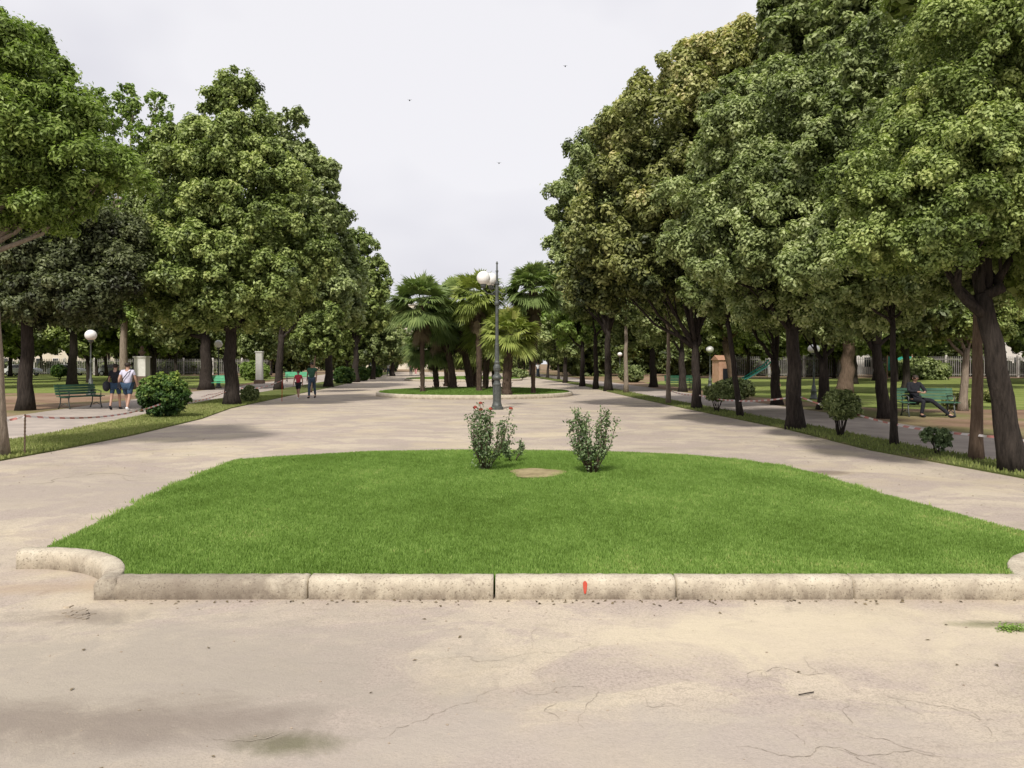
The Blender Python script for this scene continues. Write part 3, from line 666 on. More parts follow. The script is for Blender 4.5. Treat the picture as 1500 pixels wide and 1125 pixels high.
# ------------------------------------------------------------------ rose bushes
def rose(base, w, h, label, n, flowers, seed):
    random.seed(seed); X, Y = base; z0 = float(lz(np.array([[X, Y]]))[0])
    t = thing('rose_bush', label, 'rose bush', (X, Y, z0), 0, 'young rose bushes on the front lawn')
    st = MB(); P, N = [], []; tips = []
    for i in range(n):
        a = random.uniform(0, 6.28); q = random.uniform(.25, 1)
        top = Vector((math.cos(a)*w*.52*q, math.sin(a)*w*.40*q, h*random.uniform(.66, 1.0)*(1.03 - .12*q)))
        b = Vector((math.cos(a)*.05, math.sin(a)*.05, 0)); mid = b.lerp(top, .5) + Vector((math.cos(a), math.sin(a), 0))*.07*w
        pts = [b, b.lerp(mid, .5) + Vector((0, 0, .02)), mid, mid.lerp(top, .5) + Vector((0, 0, .01)), top]
        st.tube(pts, [.011, .009, .007, .005, .003], 5); tips.append(top)
        segs = [(pts[k].lerp(pts[k+1], u)) for k in range(1, 4) for u in (.0, .16, .33, .5, .66, .83)] + [top]
        for p in segs:
            for _ in range(random.randint(3, 6)):
                P.append(p + Vector((random.gauss(0, .028), random.gauss(0, .028), random.gauss(0, .02)))); N.append((random.gauss(0, 1), random.gauss(0, 1), random.gauss(.7, .6)))
        for _ in range(2):
            k = random.randint(1, 3); s0 = pts[k]; e = s0 + Vector((random.gauss(0, .08), random.gauss(0, .08), random.uniform(.08, .2)))
            st.tube([s0, s0.lerp(e, .5), e], [.005, .004, .002], 4)
            for u in (.3, .5, .7, .9, 1):
                for _ in range(5): P.append(s0.lerp(e, u) + Vector([random.gauss(0, .022) for _ in range(3)])); N.append((random.gauss(0, 1), random.gauss(0, 1), .8))
    for _ in range(int(200*h*h)):   # leafy foot
        a = random.uniform(0, 6.28); q = random.uniform(0, .24*w); P.append(Vector((math.cos(a)*q, math.sin(a)*q, random.uniform(.02, .38)))); N.append((random.gauss(0, 1), random.gauss(0, 1), .8))
    st.build('stems', M['barkbrown'], t, smooth=True)
    P = np.array([tuple(p) for p in P]); N = np.array(N)
    quads('foliage', leaves(P, N, .045, .028), rng.normal(.48, .2, len(P)), L['rose'], t)
    tips.sort(key=lambda v: -v.z)
    for tp in tips[:flowers]:
        Q = []
        for k in range(14):
            a = k*2.4; el = .3 + .07*k; d = np.array([math.cos(a)*math.cos(el), math.sin(a)*math.cos(el), math.sin(el)]); Q.append(np.array(tp) + d*.022)
        Q = np.array(Q); quads('flower', leaves(Q, Q - np.array(tp) + .001, .05, .045), rng.normal(.4, .2, 14), L['petal'], t)
    return t
rose((-.42, 12.15), 1.0, 1.08, 'upright rose bush with red blooms on top left of the sandy disc', 18, 5, 4)
rose((1.20, 11.75), .82, 1.02, 'spreading rose bush without blooms right of the sandy disc', 18, 0, 11)
rose((.02, 13.2), .55, .34, 'low sprawling rose shoot close to the bush with red blooms', 3, 0, 5)
random.seed(21)

# ------------------------------------------------------------------ trees left
tree((2, 671), 'pale trunked leafy tree cut by the left photo edge', [(-50, 110, 100, 75, 0, 1.8), (35, 105, 42, 52, 0, .9), (60, 175, 55, 48, -.3, 1.1), (95, 245, 62, 42, 0, .9), (15, 240, 80, 60, .2, 1.3), (150, 260, 38, 30, .2, .6), (-70, 250, 90, 80, 0, 1.8), (60, 300, 60, 26, .1, .8), (8, 60, 38, 34, .4, .8), (120, 205, 26, 26, .4, .5)],
     .12, (-14, 330), 'maple', 'barkpale', leaf=.078, rc=.34, aspect=.42, cap=260000, loose=.4, fill=.05, flat=.55, cover=1.5)
tree((37, 601), 'dark crowned tree with dark trunk behind the left bench', [(60, 350, 90, 70, 0), (130, 380, 75, 60, 1), (0, 390, 70, 60, 0), (165, 365, 50, 50, 1), (90, 430, 90, 34, 0)],
     .27, (40, 455), 'dark', rc=.6, cap=150000, leaf=.10, loose=.35)
tree((106, 566), 'thin dark trunked tree beyond the left globe lamp', [(110, 400, 60, 60, 0), (140, 440, 45, 35, 0), (80, 440, 45, 35, 1)], .35, (108, 480), 'dark', rc=.9, cap=40000)
tree((181, 571), 'tall airy pale green tree rising between the left crowns', [(142, 140, 14, 10, 0), (192, 152, 17, 24, 0), (236, 165, 9, 22, 0), (228, 148, 9, 7, 0), (165, 175, 22, 16, 0), (210, 205, 22, 16, 0), (178, 235, 24, 16, 0), (150, 215, 20, 16, 0), (240, 215, 14, 18, 0), (205, 265, 22, 14, 0), (225, 300, 26, 20, 0), (170, 290, 26, 18, 0), (185, 340, 45, 30, 0), (165, 400, 50, 50, 0), (215, 430, 50, 50, 0)],
     .24, (182, 330), 'fresh', 'barkpale', rc=.42, cap=45000, cover=.7, loose=.5, fill=.0, leaf=.2, aspect=.6, twigs=1)
tree((340, 594), 'broad pointed tree with stout dark trunk beside the avenue left of centre', [(338, 185, 34, 34, 0), (338, 155, 22, 26, 0), (350, 215, 48, 34, 0), (280, 225, 36, 34, 0), (320, 250, 62, 45, 0), (380, 260, 50, 50, .5), (290, 285, 72, 62, -.3), (370, 320, 75, 60, 0), (270, 360, 55, 50, .3), (300, 390, 72, 50, -1.2), (365, 415, 80, 50, -.6), (420, 370, 58, 60, .8), (265, 430, 48, 42, .6), (330, 440, 75, 35, 0), (343, 126, 10, 17, 0)],
     .30, (338, 476), 'oakl', rc=.62, cap=300000, cover=1.7, leaf=.10, loose=.25)
tree((302, 571), 'dark trunked tree standing just behind the broad pointed tree', [(255, 300, 45, 60, 0), (250, 400, 52, 60, 0), (300, 420, 55, 50, 0), (235, 460, 40, 35, 0), (290, 350, 50, 60, 1)], .42, (300, 490), 'oak', rc=.9, cap=70000)
tree((408, 571), 'tall dark tree peeking over the right shoulder of the broad pointed tree', [(425, 205, 24, 40, 0), (435, 260, 40, 45, 0), (450, 320, 45, 45, 0), (420, 380, 60, 60, 0), (455, 430, 50, 40, 0), (460, 270, 22, 30, 0)], .26, (412, 490), 'oak', rc=.7, cap=90000)
tree((481, 567), 'medium dark tree on the left strip behind the walking pair', [(480, 335, 26, 40, 0), (465, 390, 45, 45, 0), (485, 440, 45, 40, 0), (440, 460, 40, 30, 0), (500, 400, 24, 40, 0)], .30, (483, 500), 'oak', rc=.8, cap=70000)
tree((521, 560), 'rounded fresh green tree last of the big left row', [(520, 385, 28, 38, 0), (535, 410, 24, 32, 0), (512, 440, 34, 40, 0), (540, 450, 24, 34, 0), (500, 470, 30, 26, 0)], .30, (521, 505), 'oakl', rc=.9, cap=60000)
tree((546, 556), 'small dark tree low at the far left end of the row', [(556, 475, 18, 34, 0), (545, 505, 24, 24, 0), (570, 500, 18, 22, 0)], .24, (548, 520), 'oak', rc=.9, cap=30000)
tree((455, 575), 'slim pale leaved young tree right behind the walking pair', [(470, 475, 28, 26, 0), (455, 500, 22, 18, 0), (480, 500, 18, 16, 0)], .07, (462, 520), 'oakl', 'barkbrown', rc=.4, cap=20000)
tree((575, 551), 'golden leaved tree at the far end just left of the palms', [(580, 478, 22, 22, 0), (570, 505, 26, 20, 0), (595, 500, 20, 24, 0)], .3, (575, 522), 'oakgold', rc=1.2, cap=20000, leaf=.4)

# ------------------------------------------------------------------ trees right
tree((1489, 692), 'nearest big leaning tree cut by the right photo edge', [(1440, 250, 110, 60, 0, 1.6), (1350, 330, 95, 55, -.3, 1.2), (1500, 330, 100, 70, 0, 1.6), (1440, 90, 100, 80, .2, 1.6), (1320, 270, 75, 50, .2, 1.0), (1395, 190, 80, 60, .3, 1.1)],
     .19, (1438, 430), 'oakl', rc=.42, cap=340000, cover=1.6, leaf=.05, aspect=.6, coarse=[(1580, 160, 110, 110, .3, 2), (1600, 330, 100, 90, .3, 1.6), (1480, -90, 140, 80, .4, 2.0)])
tree((1430, 676), 'straight bare brown trunk in front of the leaning tree', [(1420, 395, 90, 35, .6, 1.3), (1400, 350, 60, 50, .8, .9)], .105, (1432, 440), 'oak', 'barkbrown', rc=.40, cap=60000, leaf=.055)
tree((1310, 653), 'very thin dark trunked tree between the big trunk and the bare one', [(1290, 330, 95, 75, .3, 1.3), (1230, 380, 70, 60, 0, 1), (1340, 400, 80, 45, .4, 1.2), (1280, 230, 90, 80, .8, 1.4), (1320, 120, 90, 90, 1.5, 1.5), (1280, 430, 60, 40, .8, 1)],
     .075, (1308, 470), 'oak', rc=.45, cap=200000, cover=1.7, leaf=.065)
tree((1165, 629), 'large tree with the thickest dark trunk right of the avenue', [(1130, 200, 85, 80, 0), (1060, 300, 62, 60, -.3), (1150, 310, 85, 75, -1.2, 1.6), (1220, 250, 80, 85, 0), (1095, 370, 75, 50, -.8, 1.4), (1200, 390, 85, 55, -.4, 1.6), (1040, 360, 50, 42, .4), (1250, 340, 60, 70, .4, 1.3), (1130, 420, 60, 35, 0, 1), (1190, 150, 70, 60, .4, 1.2)],
     .215, (1160, 468), 'oak', rc=.55, cap=330000, cover=1.8, leaf=.078)
tree((1085, 611), 'slim leaning dark trunk left of the thickest trunk', [(1075, 250, 60, 60, 1, 1.4), (1060, 420, 50, 35, 0, 1.2), (1090, 180, 60, 60, 1.4, 1.5)], .10, (1066, 470), 'oak', rc=.5, cap=50000, leaf=.12)
tree((1021, 599), 'forked dark trunked tree with bronze tinted top', [(990, 148, 48, 44, 0), (960, 210, 72, 60, 0), (1040, 120, 62, 52, .5), (1050, 210, 70, 70, .3), (930, 290, 62, 55, -.3), (1000, 310, 75, 60, -1, 2), (900, 350, 60, 50, 0), (960, 390, 75, 45, -.6), (1040, 400, 60, 45, .3), (890, 400, 50, 35, .5), (1090, 90, 50, 40, 1.0)],
     .18, (1018, 500), 'oakgold', rc=.7, cap=240000, cover=1.8, leaf=.11, gold=.6)
tree((979, 591), 'bare pale slender trunk on the right strip', [(975, 430, 34, 28, 0, 1), (960, 400, 36, 30, .5, 1)], .10, (979, 470), 'oak', 'barkpale', rc=.45, cap=20000, leaf=.15)
tree((917, 576), 'pale slender trunk farther along the right strip', [(918, 440, 30, 26, 0, 1)], .13, (917, 470), 'oak', 'barkpale', rc=.5, cap=15000, leaf=.18)
tree((891, 573), 'dark tree forming the left shoulder of the right hand row', [(905, 215, 36, 46, 0), (870, 260, 38, 48, 0), (850, 310, 36, 45, 0), (900, 320, 55, 55, -.5), (850, 370, 40, 40, 0), (890, 400, 55, 40, 0), (945, 270, 40, 60, .4), (840, 410, 28, 30, 0), (925, 180, 24, 24, 0)],
     .24, (890, 480), 'oak', rc=.95, cap=150000, cover=1.8, leaf=.17)
tree((873, 570), 'dark slim trunk touching the shoulder tree on its left', [(865, 430, 36, 30, 0), (900, 440, 36, 26, 0)], .18, (872, 490), 'oak', rc=.7, cap=30000)
tree((853, 566), 'fresh green tree low beside the tallest palm', [(838, 440, 26, 32, 0), (860, 460, 30, 28, 0), (825, 475, 22, 24, 0), (845, 410, 22, 22, 0)], .2, (853, 505), 'fresh', rc=.8, cap=40000)
tree((828, 561), 'small distant dark tree beside the road right of the palms', [(825, 480, 22, 28, 0), (840, 500, 24, 20, 0), (808, 495, 16, 20, 0)], .2, (828, 515), 'oak', rc=1, cap=20000)
# second row beyond the right path
tree((1297, 613), 'slanting dark trunk just left of the bench with the sitting man', [(1250, 60, 110, 80, 2), (1190, 20, 60, 60, 3), (1280, 420, 70, 45, 0), (1240, 440, 50, 34, 0), (1330, 10, 110, 80, 3), (1230, 150, 80, 70, 2), (1330, 440, 60, 30, 1)],
     .20, (1283, 505), 'oak', rc=.6, cap=130000, leaf=.14)
tree((1138, 593), 'forked dark trunk behind and left of the thickest trunk', [(1130, 440, 62, 36, 0), (1080, 430, 55, 40, 0), (1170, 100, 60, 60, 2)], .22, (1134, 525), 'oak', rc=.7, cap=60000)
tree((1206, 600), 'dark trunk beside the round white lamp on the right', [(1215, 450, 60, 34, 0), (1180, 450, 50, 30, 1), (1240, 440, 50, 40, 1)], .22, (1207, 525), 'oak', rc=.7, cap=60000)
tree((1077, 567), 'slanting trunk beyond the bright green bench', [(1055, 430, 55, 45, 0), (1100, 450, 50, 34, 0)], .35, (1062, 500), 'oak', 'barkbrown', rc=1, cap=40000)
tree((1236, 577), 'thick grey trunk behind the shrub with many stems', [(1240, 440, 70, 50, 0), (1290, 450, 50, 40, 1)], .42, (1245, 490), 'oak', 'barkbrown', rc=1, cap=50000)
tree((1410, 602), 'pale slender tree behind the bench with the sitting man', [(1395, 430, 55, 42, 0), (1430, 460, 40, 30, 0), (1370, 465, 36, 28, .5)], .15, (1416, 510), 'oakl', 'barkpale', rc=.55, cap=40000)
tree((1000, 574), 'dark trunk directly right of the bright green bench', [(1000, 440, 50, 40, 0), (970, 460, 40, 30, 0)], .24, (998, 510), 'oak', rc=.8, cap=40000)
tree((957, 567), 'twin limbed dark trunk left of the bright green bench', [(955, 440, 45, 40, 0), (930, 470, 34, 26, 0)], .28, (955, 510), 'oak', rc=.9, cap=40000)

# ------------------------------------------------------------------ far wood: a few kinds, copied
protos = []
for k, (mm, hh, w) in enumerate((('back', 11, 3.6), ('oak', 13, 3.8), ('oakl', 10, 3.2), ('back', 12, 4.2))):
    t = thing('background_tree', 'x', 'tree', (0, 0, 0))
    lb = []
    for i in range(7):
        a = i*2.4; q = .5 if i else 0; lb.append((math.cos(a)*w*q, math.sin(a)*w*q, hh*(.42 + .075*i), w*random.uniform(.45, .62), w*random.uniform(.45, .62), hh*random.uniform(.12, .17)))
    trunk(t, .24, (random.uniform(-.3, .3), 0, hh*.24), lb, M['bark'], twigs=1)
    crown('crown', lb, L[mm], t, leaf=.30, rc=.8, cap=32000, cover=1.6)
    protos.append(t)
t = thing('background_tree', 'x', 'tree', (0, 0, 0))
lb = [(math.cos(i*2.4)*2.6*(i > 0), math.sin(i*2.4)*2.6*(i > 0), 1.8 + .85*i, 2.2, 2.2, 1.9) for i in range(8)]
trunk(t, .22, (0, 0, 2), lb, M['bark'], twigs=1); crown('crown', lb, L['back'], t, leaf=.32, rc=1.0, cap=30000, cover=1.6); protos.append(t)
spots = []
for i in range(46):    # left wood
    y = random.uniform(62, 135); x = random.uniform(-110, -22 - (y - 60)*.14)
    spots.append((x, y, 'left'))
for i in range(60):    # right wood
    y = random.uniform(58, 135); x = random.uniform(11 - (y - 60)*.05, 105)
    spots.append((x, y, 'right'))
for y in np.arange(78, 150, 8.5):   # rows lining the far avenue
    spots.append((-16.2 - (y - 78)*.1, y, 'lrow')); spots.append((4.6 - (y - 78)*.085, y, 'rrow'))
for i in range(84): spots.append((-150 + i*3.6 + random.uniform(-1.5, 1.5), random.uniform(146, 185), 'end'))
for i in range(26): spots.append((random.uniform(8, 60), random.uniform(95, 140), 'rback'))
for i in range(14): spots.append((random.uniform(-62, -34), random.uniform(118, 140), 'lback'))
for (x, y) in ((-36, 50), (-44, 60), (-30, 66), (-52, 52), (22, 44), (31, 50), (38, 42), (27, 62), (46, 56), (20, 56), (34, 74), (42, 80), (50, 76), (60, 84), (29, 80), (66, 78), (74, 84), (-48, 78), (-56, 86), (-64, 84), (-40, 84), (-72, 92), (-44, 96)): spots.append((x, y, 'left' if x < 0 else 'right'))
labs = {'left': ('leafy tree in the wooded garden left of the avenue, too far back to tell apart', 'trees of the left garden wood'),
        'right': ('leafy tree in the wooded garden right of the avenue, too far back to tell apart', 'trees of the right garden wood'),
        'lrow': ('distant tree in the row lining the far left side of the avenue', 'far left avenue row'),
        'rrow': ('distant tree in the row lining the far right side of the avenue', 'far right avenue row'),
        'rback': ('low branching bushy tree in the depth of the right garden', 'bushy trees deep in the right garden'), 'lback': ('low branching bushy tree in the depth of the left garden', 'bushy trees deep in the left garden'),
        'end': ('tree in the dark mass closing the far end of the avenue', 'trees closing the avenue')}
used = set()
for i, (x, y, kd) in enumerate(spots):
    px = 750 + x/y*F
    k = 4 if kd in ('end', 'rback', 'lback') else i % 4
    if k in used: t = copy_tree(protos[k])
    else: t = protos[k]; used.add(k)
    t.location = (x, y, 0); t.rotation_euler.z = random.uniform(0, 6.28); s = random.uniform(.75, 1.05)
    if kd in ('lrow', 'rrow'): s *= .75
    if kd == 'end': s *= .75 if abs(x + 18) > 9 else .45
    if kd == 'left' and px > 380: s *= .7
    t.scale = (s, s, s*random.uniform(.9, 1.1)); t['label'] = labs[kd][0]; t['group'] = labs[kd][1]

# ------------------------------------------------------------------ shrubs
def shrub(base, wpx, top, label, mat='box', stems=0, name='shrub', gold=0, sq=False, low=None, leaf=None, group=None):
    X, Y = gp(*base); k = Y/F; w = wpx*k/2; h = H + (HOR - top)*k
    t = thing(name, label, 'shrub', (X, Y, 0), 0, group)
    z0 = 0 if low is None else low*h; c = (h + z0)/2; rz = (h - z0)/2
    sm = MB()
    for i in range(max(stems, 4)):
        a = i*2.4; sm.tube(wob((math.cos(a)*.03, math.sin(a)*.03, 0), (math.cos(a)*w*.55, math.sin(a)*w*.45, z0 + rz*1.1), 4, .02), [.03*w + .01, .02*w + .008, .015*w + .006, .01, .006], 5)
    sm.build('stems', M['bark'], t, smooth=True)
    if sq: lb = [(sx*w*.45, 0, c, w*.55, w*.8, rz*.9) for sx in (-1, 0, 1)]
    else: lb = [(0, 0, c, w*.8, w*.8, rz*.82), (-w*.3, 0, c*1.05, w*.55, w*.5, rz*.6), (w*.3, -.05, c*.95, w*.6, w*.5, rz*.65), (0, -w*.3, c*.9, w*.6, w*.5, rz*.6)]
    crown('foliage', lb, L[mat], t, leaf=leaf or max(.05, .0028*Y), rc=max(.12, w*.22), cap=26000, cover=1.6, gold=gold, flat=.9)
    return t
shrub((239, 613), 74, 543, 'large rounded shrub with yellow green top on the left strip', gold=.75)
shrub((366, 589), 27, 566, 'small ball shaped shrub right of the stout dark trunk', mat='oak')
shrub((87, 557), 23, 534, 'small dark ball shrub on the far lawn beside the dark tree', low=.15)
shrub((504, 562), 30, 538, 'boxy clipped shrub on the left strip beyond the walking pair', sq=True)
shrub((529, 558), 22, 537, 'darker clipped shrub next in line after the boxy one', sq=True)
shrub((549, 553), 20, 536, 'third clipped shrub of the left strip, closest to the far end', sq=True)
shrub((372, 558), 44, 528, 'broad green shrub mass on the lawn beside the white pillar', mat='fresh')
shrub((1231, 641), 52, 572, 'many stemmed dark shrub on the right strip beside the thickest trunk', mat='oak', stems=11, low=.42)
shrub((1050, 604), 38, 566, 'open many stemmed shrub on the right strip near the forked tree', mat='oak', stems=9, low=.45)
shrub((1372, 668), 28, 630, 'little grey green shrub low on the right strip', mat='rose', stems=5, low=.3)
shrub((1075, 584), 60, 556, 'low spreading green bush beyond the right path', mat='oak')
shrub((1400, 600), 36, 578, 'yellowish weedy bush behind the bench with the sitting man', mat='oakgold')
shrub((1345, 556), 90, 530, 'dark low bush far back behind the bench with the sitting man', mat='oak')
shrub((1460, 590), 40, 570, 'pale weedy bush at the far right edge of the lawn', mat='oakgold')
shrub((925, 560), 40, 535, 'dark rounded bush beside the pale trunk right of the avenue', mat='oak')
shrub((760, 556), 26, 540, 'small green bush seen between the palms and the tallest palm', mat='oak')
X, Y = gp(680, 574); 
hedge = [(-95, 72, 24, 'long dark hedge at the back of the left garden'), (-62, 112, 40, 'hedge far back in the left garden'), (30, 118, 40, 'hedge far back in the right garden'), (72, 100, 30, 'hedge at the back right of the right garden')]
for (hx, hy, hw, lab) in hedge:
    t = thing('hedge', lab, 'hedge', (hx, hy, 0))
    sm = MB()
    for i in range(int(hw)): sm.tube([(-hw/2 + i + .5, 0, 0), (-hw/2 + i + .5, 0, 1)], [.04, .02], 5)
    sm.build('stems', M['bark'], t)
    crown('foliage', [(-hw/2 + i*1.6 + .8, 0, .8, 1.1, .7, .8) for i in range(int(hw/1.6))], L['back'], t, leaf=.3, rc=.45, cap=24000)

# ------------------------------------------------------------------ benches
def bench(px, py, rz, label, mat, w=1.7):
    X, Y = gp(px, py); t = thing('park_bench', label, 'bench', (X, Y, 0), rz, 'green slatted park benches')
    s = MB()
    for k in range(5): s.box(-w/2, w/2, -.22 + k*.095, -.145 + k*.095, .43 + .004*k, .455 + .004*k)
    s.build('seat', mat, t)
    b = MB(); Mx = Matrix.Translation((0, .25, .5)) @ Matrix.Rotation(R(-14), 4, 'X')
    for k in range(4): b.box(-w/2, w/2, -.012, .012, .02 + k*.098, .10 + k*.098, Mx)
    b.build('backrest', mat, t)
    for sx in (-1, 1):
        l = MB(); x = sx*(w/2 - .18)
        l.tube([(x, -.26, 0), (x, -.20, .2), (x, -.18, .42)], [.028, .022, .022], 6); l.tube([(x, .34, 0), (x, .24, .2), (x, .22, .42)], [.028, .022, .022], 6)
        l.tube([(x, -.24, .415), (x, .25, .415)], .02, 6); l.tube([(x, .235, .42), (x, .27, .5), (x, .375, .92)], [.022, .02, .016], 6)
        l.tube([(x, -.2, .43), (x, -.22, .62), (x, -.05, .66), (x, .28, .64)], .018, 6); l.tube([(x, -.16, .12), (x, .02, .2), (x, .2, .12)], .014, 5)
        l.build('leg', M['iron'], t, smooth=True)
    return t
bench(119, 598, R(68), 'dark green slatted bench by the left path near the couple', M['benchg'])
rb = bench(1360, 610, R(-4), 'dark green bench with the sitting man beyond the right path', M['benchg'], 1.75)
bench(996, 571, R(6), 'bright green bench on the earth beyond the right path', M['benchb'], 1.8)
bench(318, 571, R(4), 'mint green bench between the two dark trunks on the left', M['benchb'], 1.9)
bench(436, 560, R(4), 'far green bench right behind the child in red', M['benchb'], 2.2)

# ------------------------------------------------------------------ people
def skinned(name, V, E, m, parent, lvl=2):
    me = bpy.data.meshes.new(name); me.from_pydata([v[:3] for v in V], E, []); o = bpy.data.objects.new(name, me); col.objects.link(o)
    md = o.modifiers.new('s', 'SKIN'); md.use_smooth_shade = True
    for i, v in enumerate(V): me.skin_vertices[0].data[i].radius = (v[3], v[4] if len(v) > 4 else v[3])
    me.skin_vertices[0].data[0].use_root = True
    o.modifiers.new('u', 'SUBSURF').levels = lvl
    bpy.context.view_layer.update()
    nm = bpy.data.meshes.new_from_object(o.evaluated_get(bpy.context.evaluated_depsgraph_get()))
    bpy.data.objects.remove(o); bpy.data.meshes.remove(me); nm.name = name
    nm.materials.clear(); return link(name, nm, m, parent)
def ext(o, mb):      # merge extra geometry into the same mesh
    bm = bmesh.new(); bm.from_mesh(o.data); tmp = bpy.data.meshes.new('t'); tmp.from_pydata(mb.v, [], mb.f); bm.from_mesh(tmp)
    for f in bm.faces: f.smooth = True
    bmesh.ops.recalc_face_normals(bm, faces=bm.faces); bm.to_mesh(o.data); bm.free(); bpy.data.meshes.remove(tmp)
def person(label, loc, rz, h, shirt, legs, pose='walk', long=False, ph=1, hairm='hair', bag=None, sleeve=.55, group=None, slim=1.0):
    t = thing('person', label, 'person', (*loc, 0), rz, group); k = h/1.72
    t.scale = (k*slim, k*slim, k)
    if pose == 'walk':
        J = dict(pel=(0, 0, .93), wa=(0, .01, 1.08), ch=(0, 0, 1.30), nk=(0, .0, 1.46), n2=(0, .015, 1.53), hd=(0, .02, 1.61), ht=(0, .01, 1.67))
        for s in (-1, 1):
            f = s*ph
            J[s, 'hip'] = (s*.09, 0, .90); J[s, 'kn'] = (s*.095, .13*f + .03, .50); J[s, 'an'] = (s*.09, .22*f - (.05 if f < 0 else 0), .09 + (.05 if f < 0 else 0)); J[s, 'to'] = (s*.10, .22*f + .14 - (.05 if f < 0 else 0), .035)
            J[s, 'sh'] = (s*.175, 0, 1.40); J[s, 'el'] = (s*.235, -.08*f - .02, 1.13); J[s, 'wr'] = (s*.245, -.10*f + .06, .90); J[s, 'ha'] = (s*.245, -.10*f + .08, .82)
    else:
        J = dict(pel=(0, .06, .55), wa=(0, .09, .70), ch=(0, .10, .92), nk=(0, .07, 1.07), n2=(0, .04, 1.13), hd=(0, .0, 1.20), ht=(0, -.01, 1.265))
        for s in (-1, 1):
            J[s, 'hip'] = (s*.09, .03, .52); J[s, 'kn'] = (s*.12 + .22, -.36, .52 if s > 0 else .50); J[s, 'an'] = (s*.16 + (.62 if s > 0 else .18), -.55 if s > 0 else -.38, .09); J[s, 'to'] = (s*.16 + (.72 if s > 0 else .2), -.62 if s > 0 else -.54, .05)
            J[s, 'sh'] = (s*.18, .09, 1.02); J[s, 'el'] = (s*.25 + .03, -.05, .80); J[s, 'wr'] = (s*.10 + .08, -.25, .78); J[s, 'ha'] = (s*.06 + .08, -.32, .78)
    V = []; E = []; I = {}
    def ad(key, r, p=None, r2=None):
        I[key] = len(V); V.append((*J[key], r) if r2 is None else (*J[key], r, r2))
        if p is not None: E.append((I[p], I[key]))
    ad('pel', .125); ad('wa', .11, 'pel'); ad('ch', .125, 'wa'); ad('nk', .06, 'ch'); ad('n2', .055, 'nk'); ad('hd', .088, 'n2'); ad('ht', .07, 'hd')
    for s in (-1, 1):
        ad((s, 'sh'), .055, 'ch'); ad((s, 'el'), .042, (s, 'sh')); ad((s, 'wr'), .028, (s, 'el')); ad((s, 'ha'), .036, (s, 'wr'))
        ad((s, 'hip'), .088, 'pel'); ad((s, 'kn'), .055, (s, 'hip')); ad((s, 'an'), .038, (s, 'kn')); ad((s, 'to'), .034, (s, 'an'))
    b = skinned('body', V, E, M['skin'], t)
    x = MB(); hd = Vector(J['hd'])
    fw = 1 if pose == 'walk' else -1
    x.tube([hd + Vector((0, fw*.075, .02)), hd + Vector((0, fw*.115, -.015))], [.008, .016], 6)
    for s in (-1, 1):
        x.ball(hd + Vector((s*.085, 0, .0)), (.012, .02, .03), 8, 6)
        x.ball(hd + Vector((s*.032, fw*.083, .018)), (.012, .008, .007), 8, 5)
        w, q = Vector(J[s, 'wr']), Vector(J[s, 'ha']); d = (q - w).normalized(); sd = Vector((0, 1, 0)) if pose == 'walk' else Vector((1, 0, 0))
        for i, ln in enumerate((.065, .078, .072, .055)):
            p = q + d*.01 + sd*(.024 - .016*i); c = Vector((-s*.012, 0, 0)) if pose == 'walk' else Vector((0, 0, -.02))
            x.tube([p, p + d*ln*.5 + c*.4, p + d*ln + c*1.6], [.009, .008, .006], 6)
        x.tube([w + d*.03 + sd*.025, w + d*.06 + sd*.05, w + d*.095 + sd*.052], [.011, .009, .007], 6)
    x.ball(hd + Vector((0, fw*.082, -.038)), (.022, .006, .006), 8, 5)
    ext(b, x)
    hr = MB(); hr.ball(hd + Vector((0, -fw*.018, .030)), (.096, .102, .088), 14, 9); hr.build('hair', M[hairm], t, smooth=True)
    # shirt
    def sub(keys, rad, name, m, cut=None):
        V2 = []; E2 = []; I2 = {}
        for (key, p, rr) in keys:
            pt = J[key] if key in J else cut[key]; I2[key] = len(V2); V2.append((*pt, rr))
            if p is not None: E2.append((I2[p], I2[key]))
        return skinned(name, V2, E2, m, t)
    cut = {}
    for s in (-1, 1):
        a, e = Vector(J[s, 'sh']), Vector(J[s, 'el']); cut[s, 'sl'] = tuple(a.lerp(e, sleeve)) if not long else J[s, 'wr']
        a, e = Vector(J[s, 'hip']), Vector(J[s, 'kn']); cut[s, 'th'] = tuple(a.lerp(e, .85)); 
    ks = [('pel', None, .145), ('wa', 'pel', .135), ('ch', 'wa', .145), ('nk', 'ch', .068)]
    for s in (-1, 1):
        ks += [((s, 'sh'), 'ch', .072)] + ([((s, 'el'), (s, 'sh'), .056)] if long else []) + [((s, 'sl'), (s, 'el') if long else (s, 'sh'), .058 if not long else .040)]
    sub(ks, None, 'shirt', M[shirt], cut)
    lc, full = legs; ks = [('pel', None, .15)]
    for s in (-1, 1):
        ks += [((s, 'hip'), 'pel', .105)]
        ks += [((s, 'kn'), (s, 'hip'), .072), ((s, 'an'), (s, 'kn'), .055)] if full else [((s, 'th'), (s, 'hip'), .088)]
    sub(ks, None, 'trousers' if full else 'shorts', M[lc], cut)
    for s in (-1, 1):
        a, e = Vector(J[s, 'an']), Vector(J[s, 'to']); sh = MB(); v = (e - a); sh.tube([a + Vector((0, 0, -.03)) - v*.25, a.lerp(e, .4) + Vector((0, 0, -.035)), e + Vector((0, 0, -.0)), e + v*.3], [.040, .046, .040, .022], 10); sh.build('shoe', M['black'] if pose != 'walk' or ph > 0 else M['whitec'], t, smooth=True)
    if bag == 'strap':
        g_ = MB(); g_.tube([(.15, .0, 1.46), (.06, -.155, 1.36), (-.10, -.165, 1.12), (-.19, -.08, .98)], .014, 6); g_.box(-.27, -.17, -.14, .10, .82, 1.02); g_.build('shoulder_bag', M['black'], t)
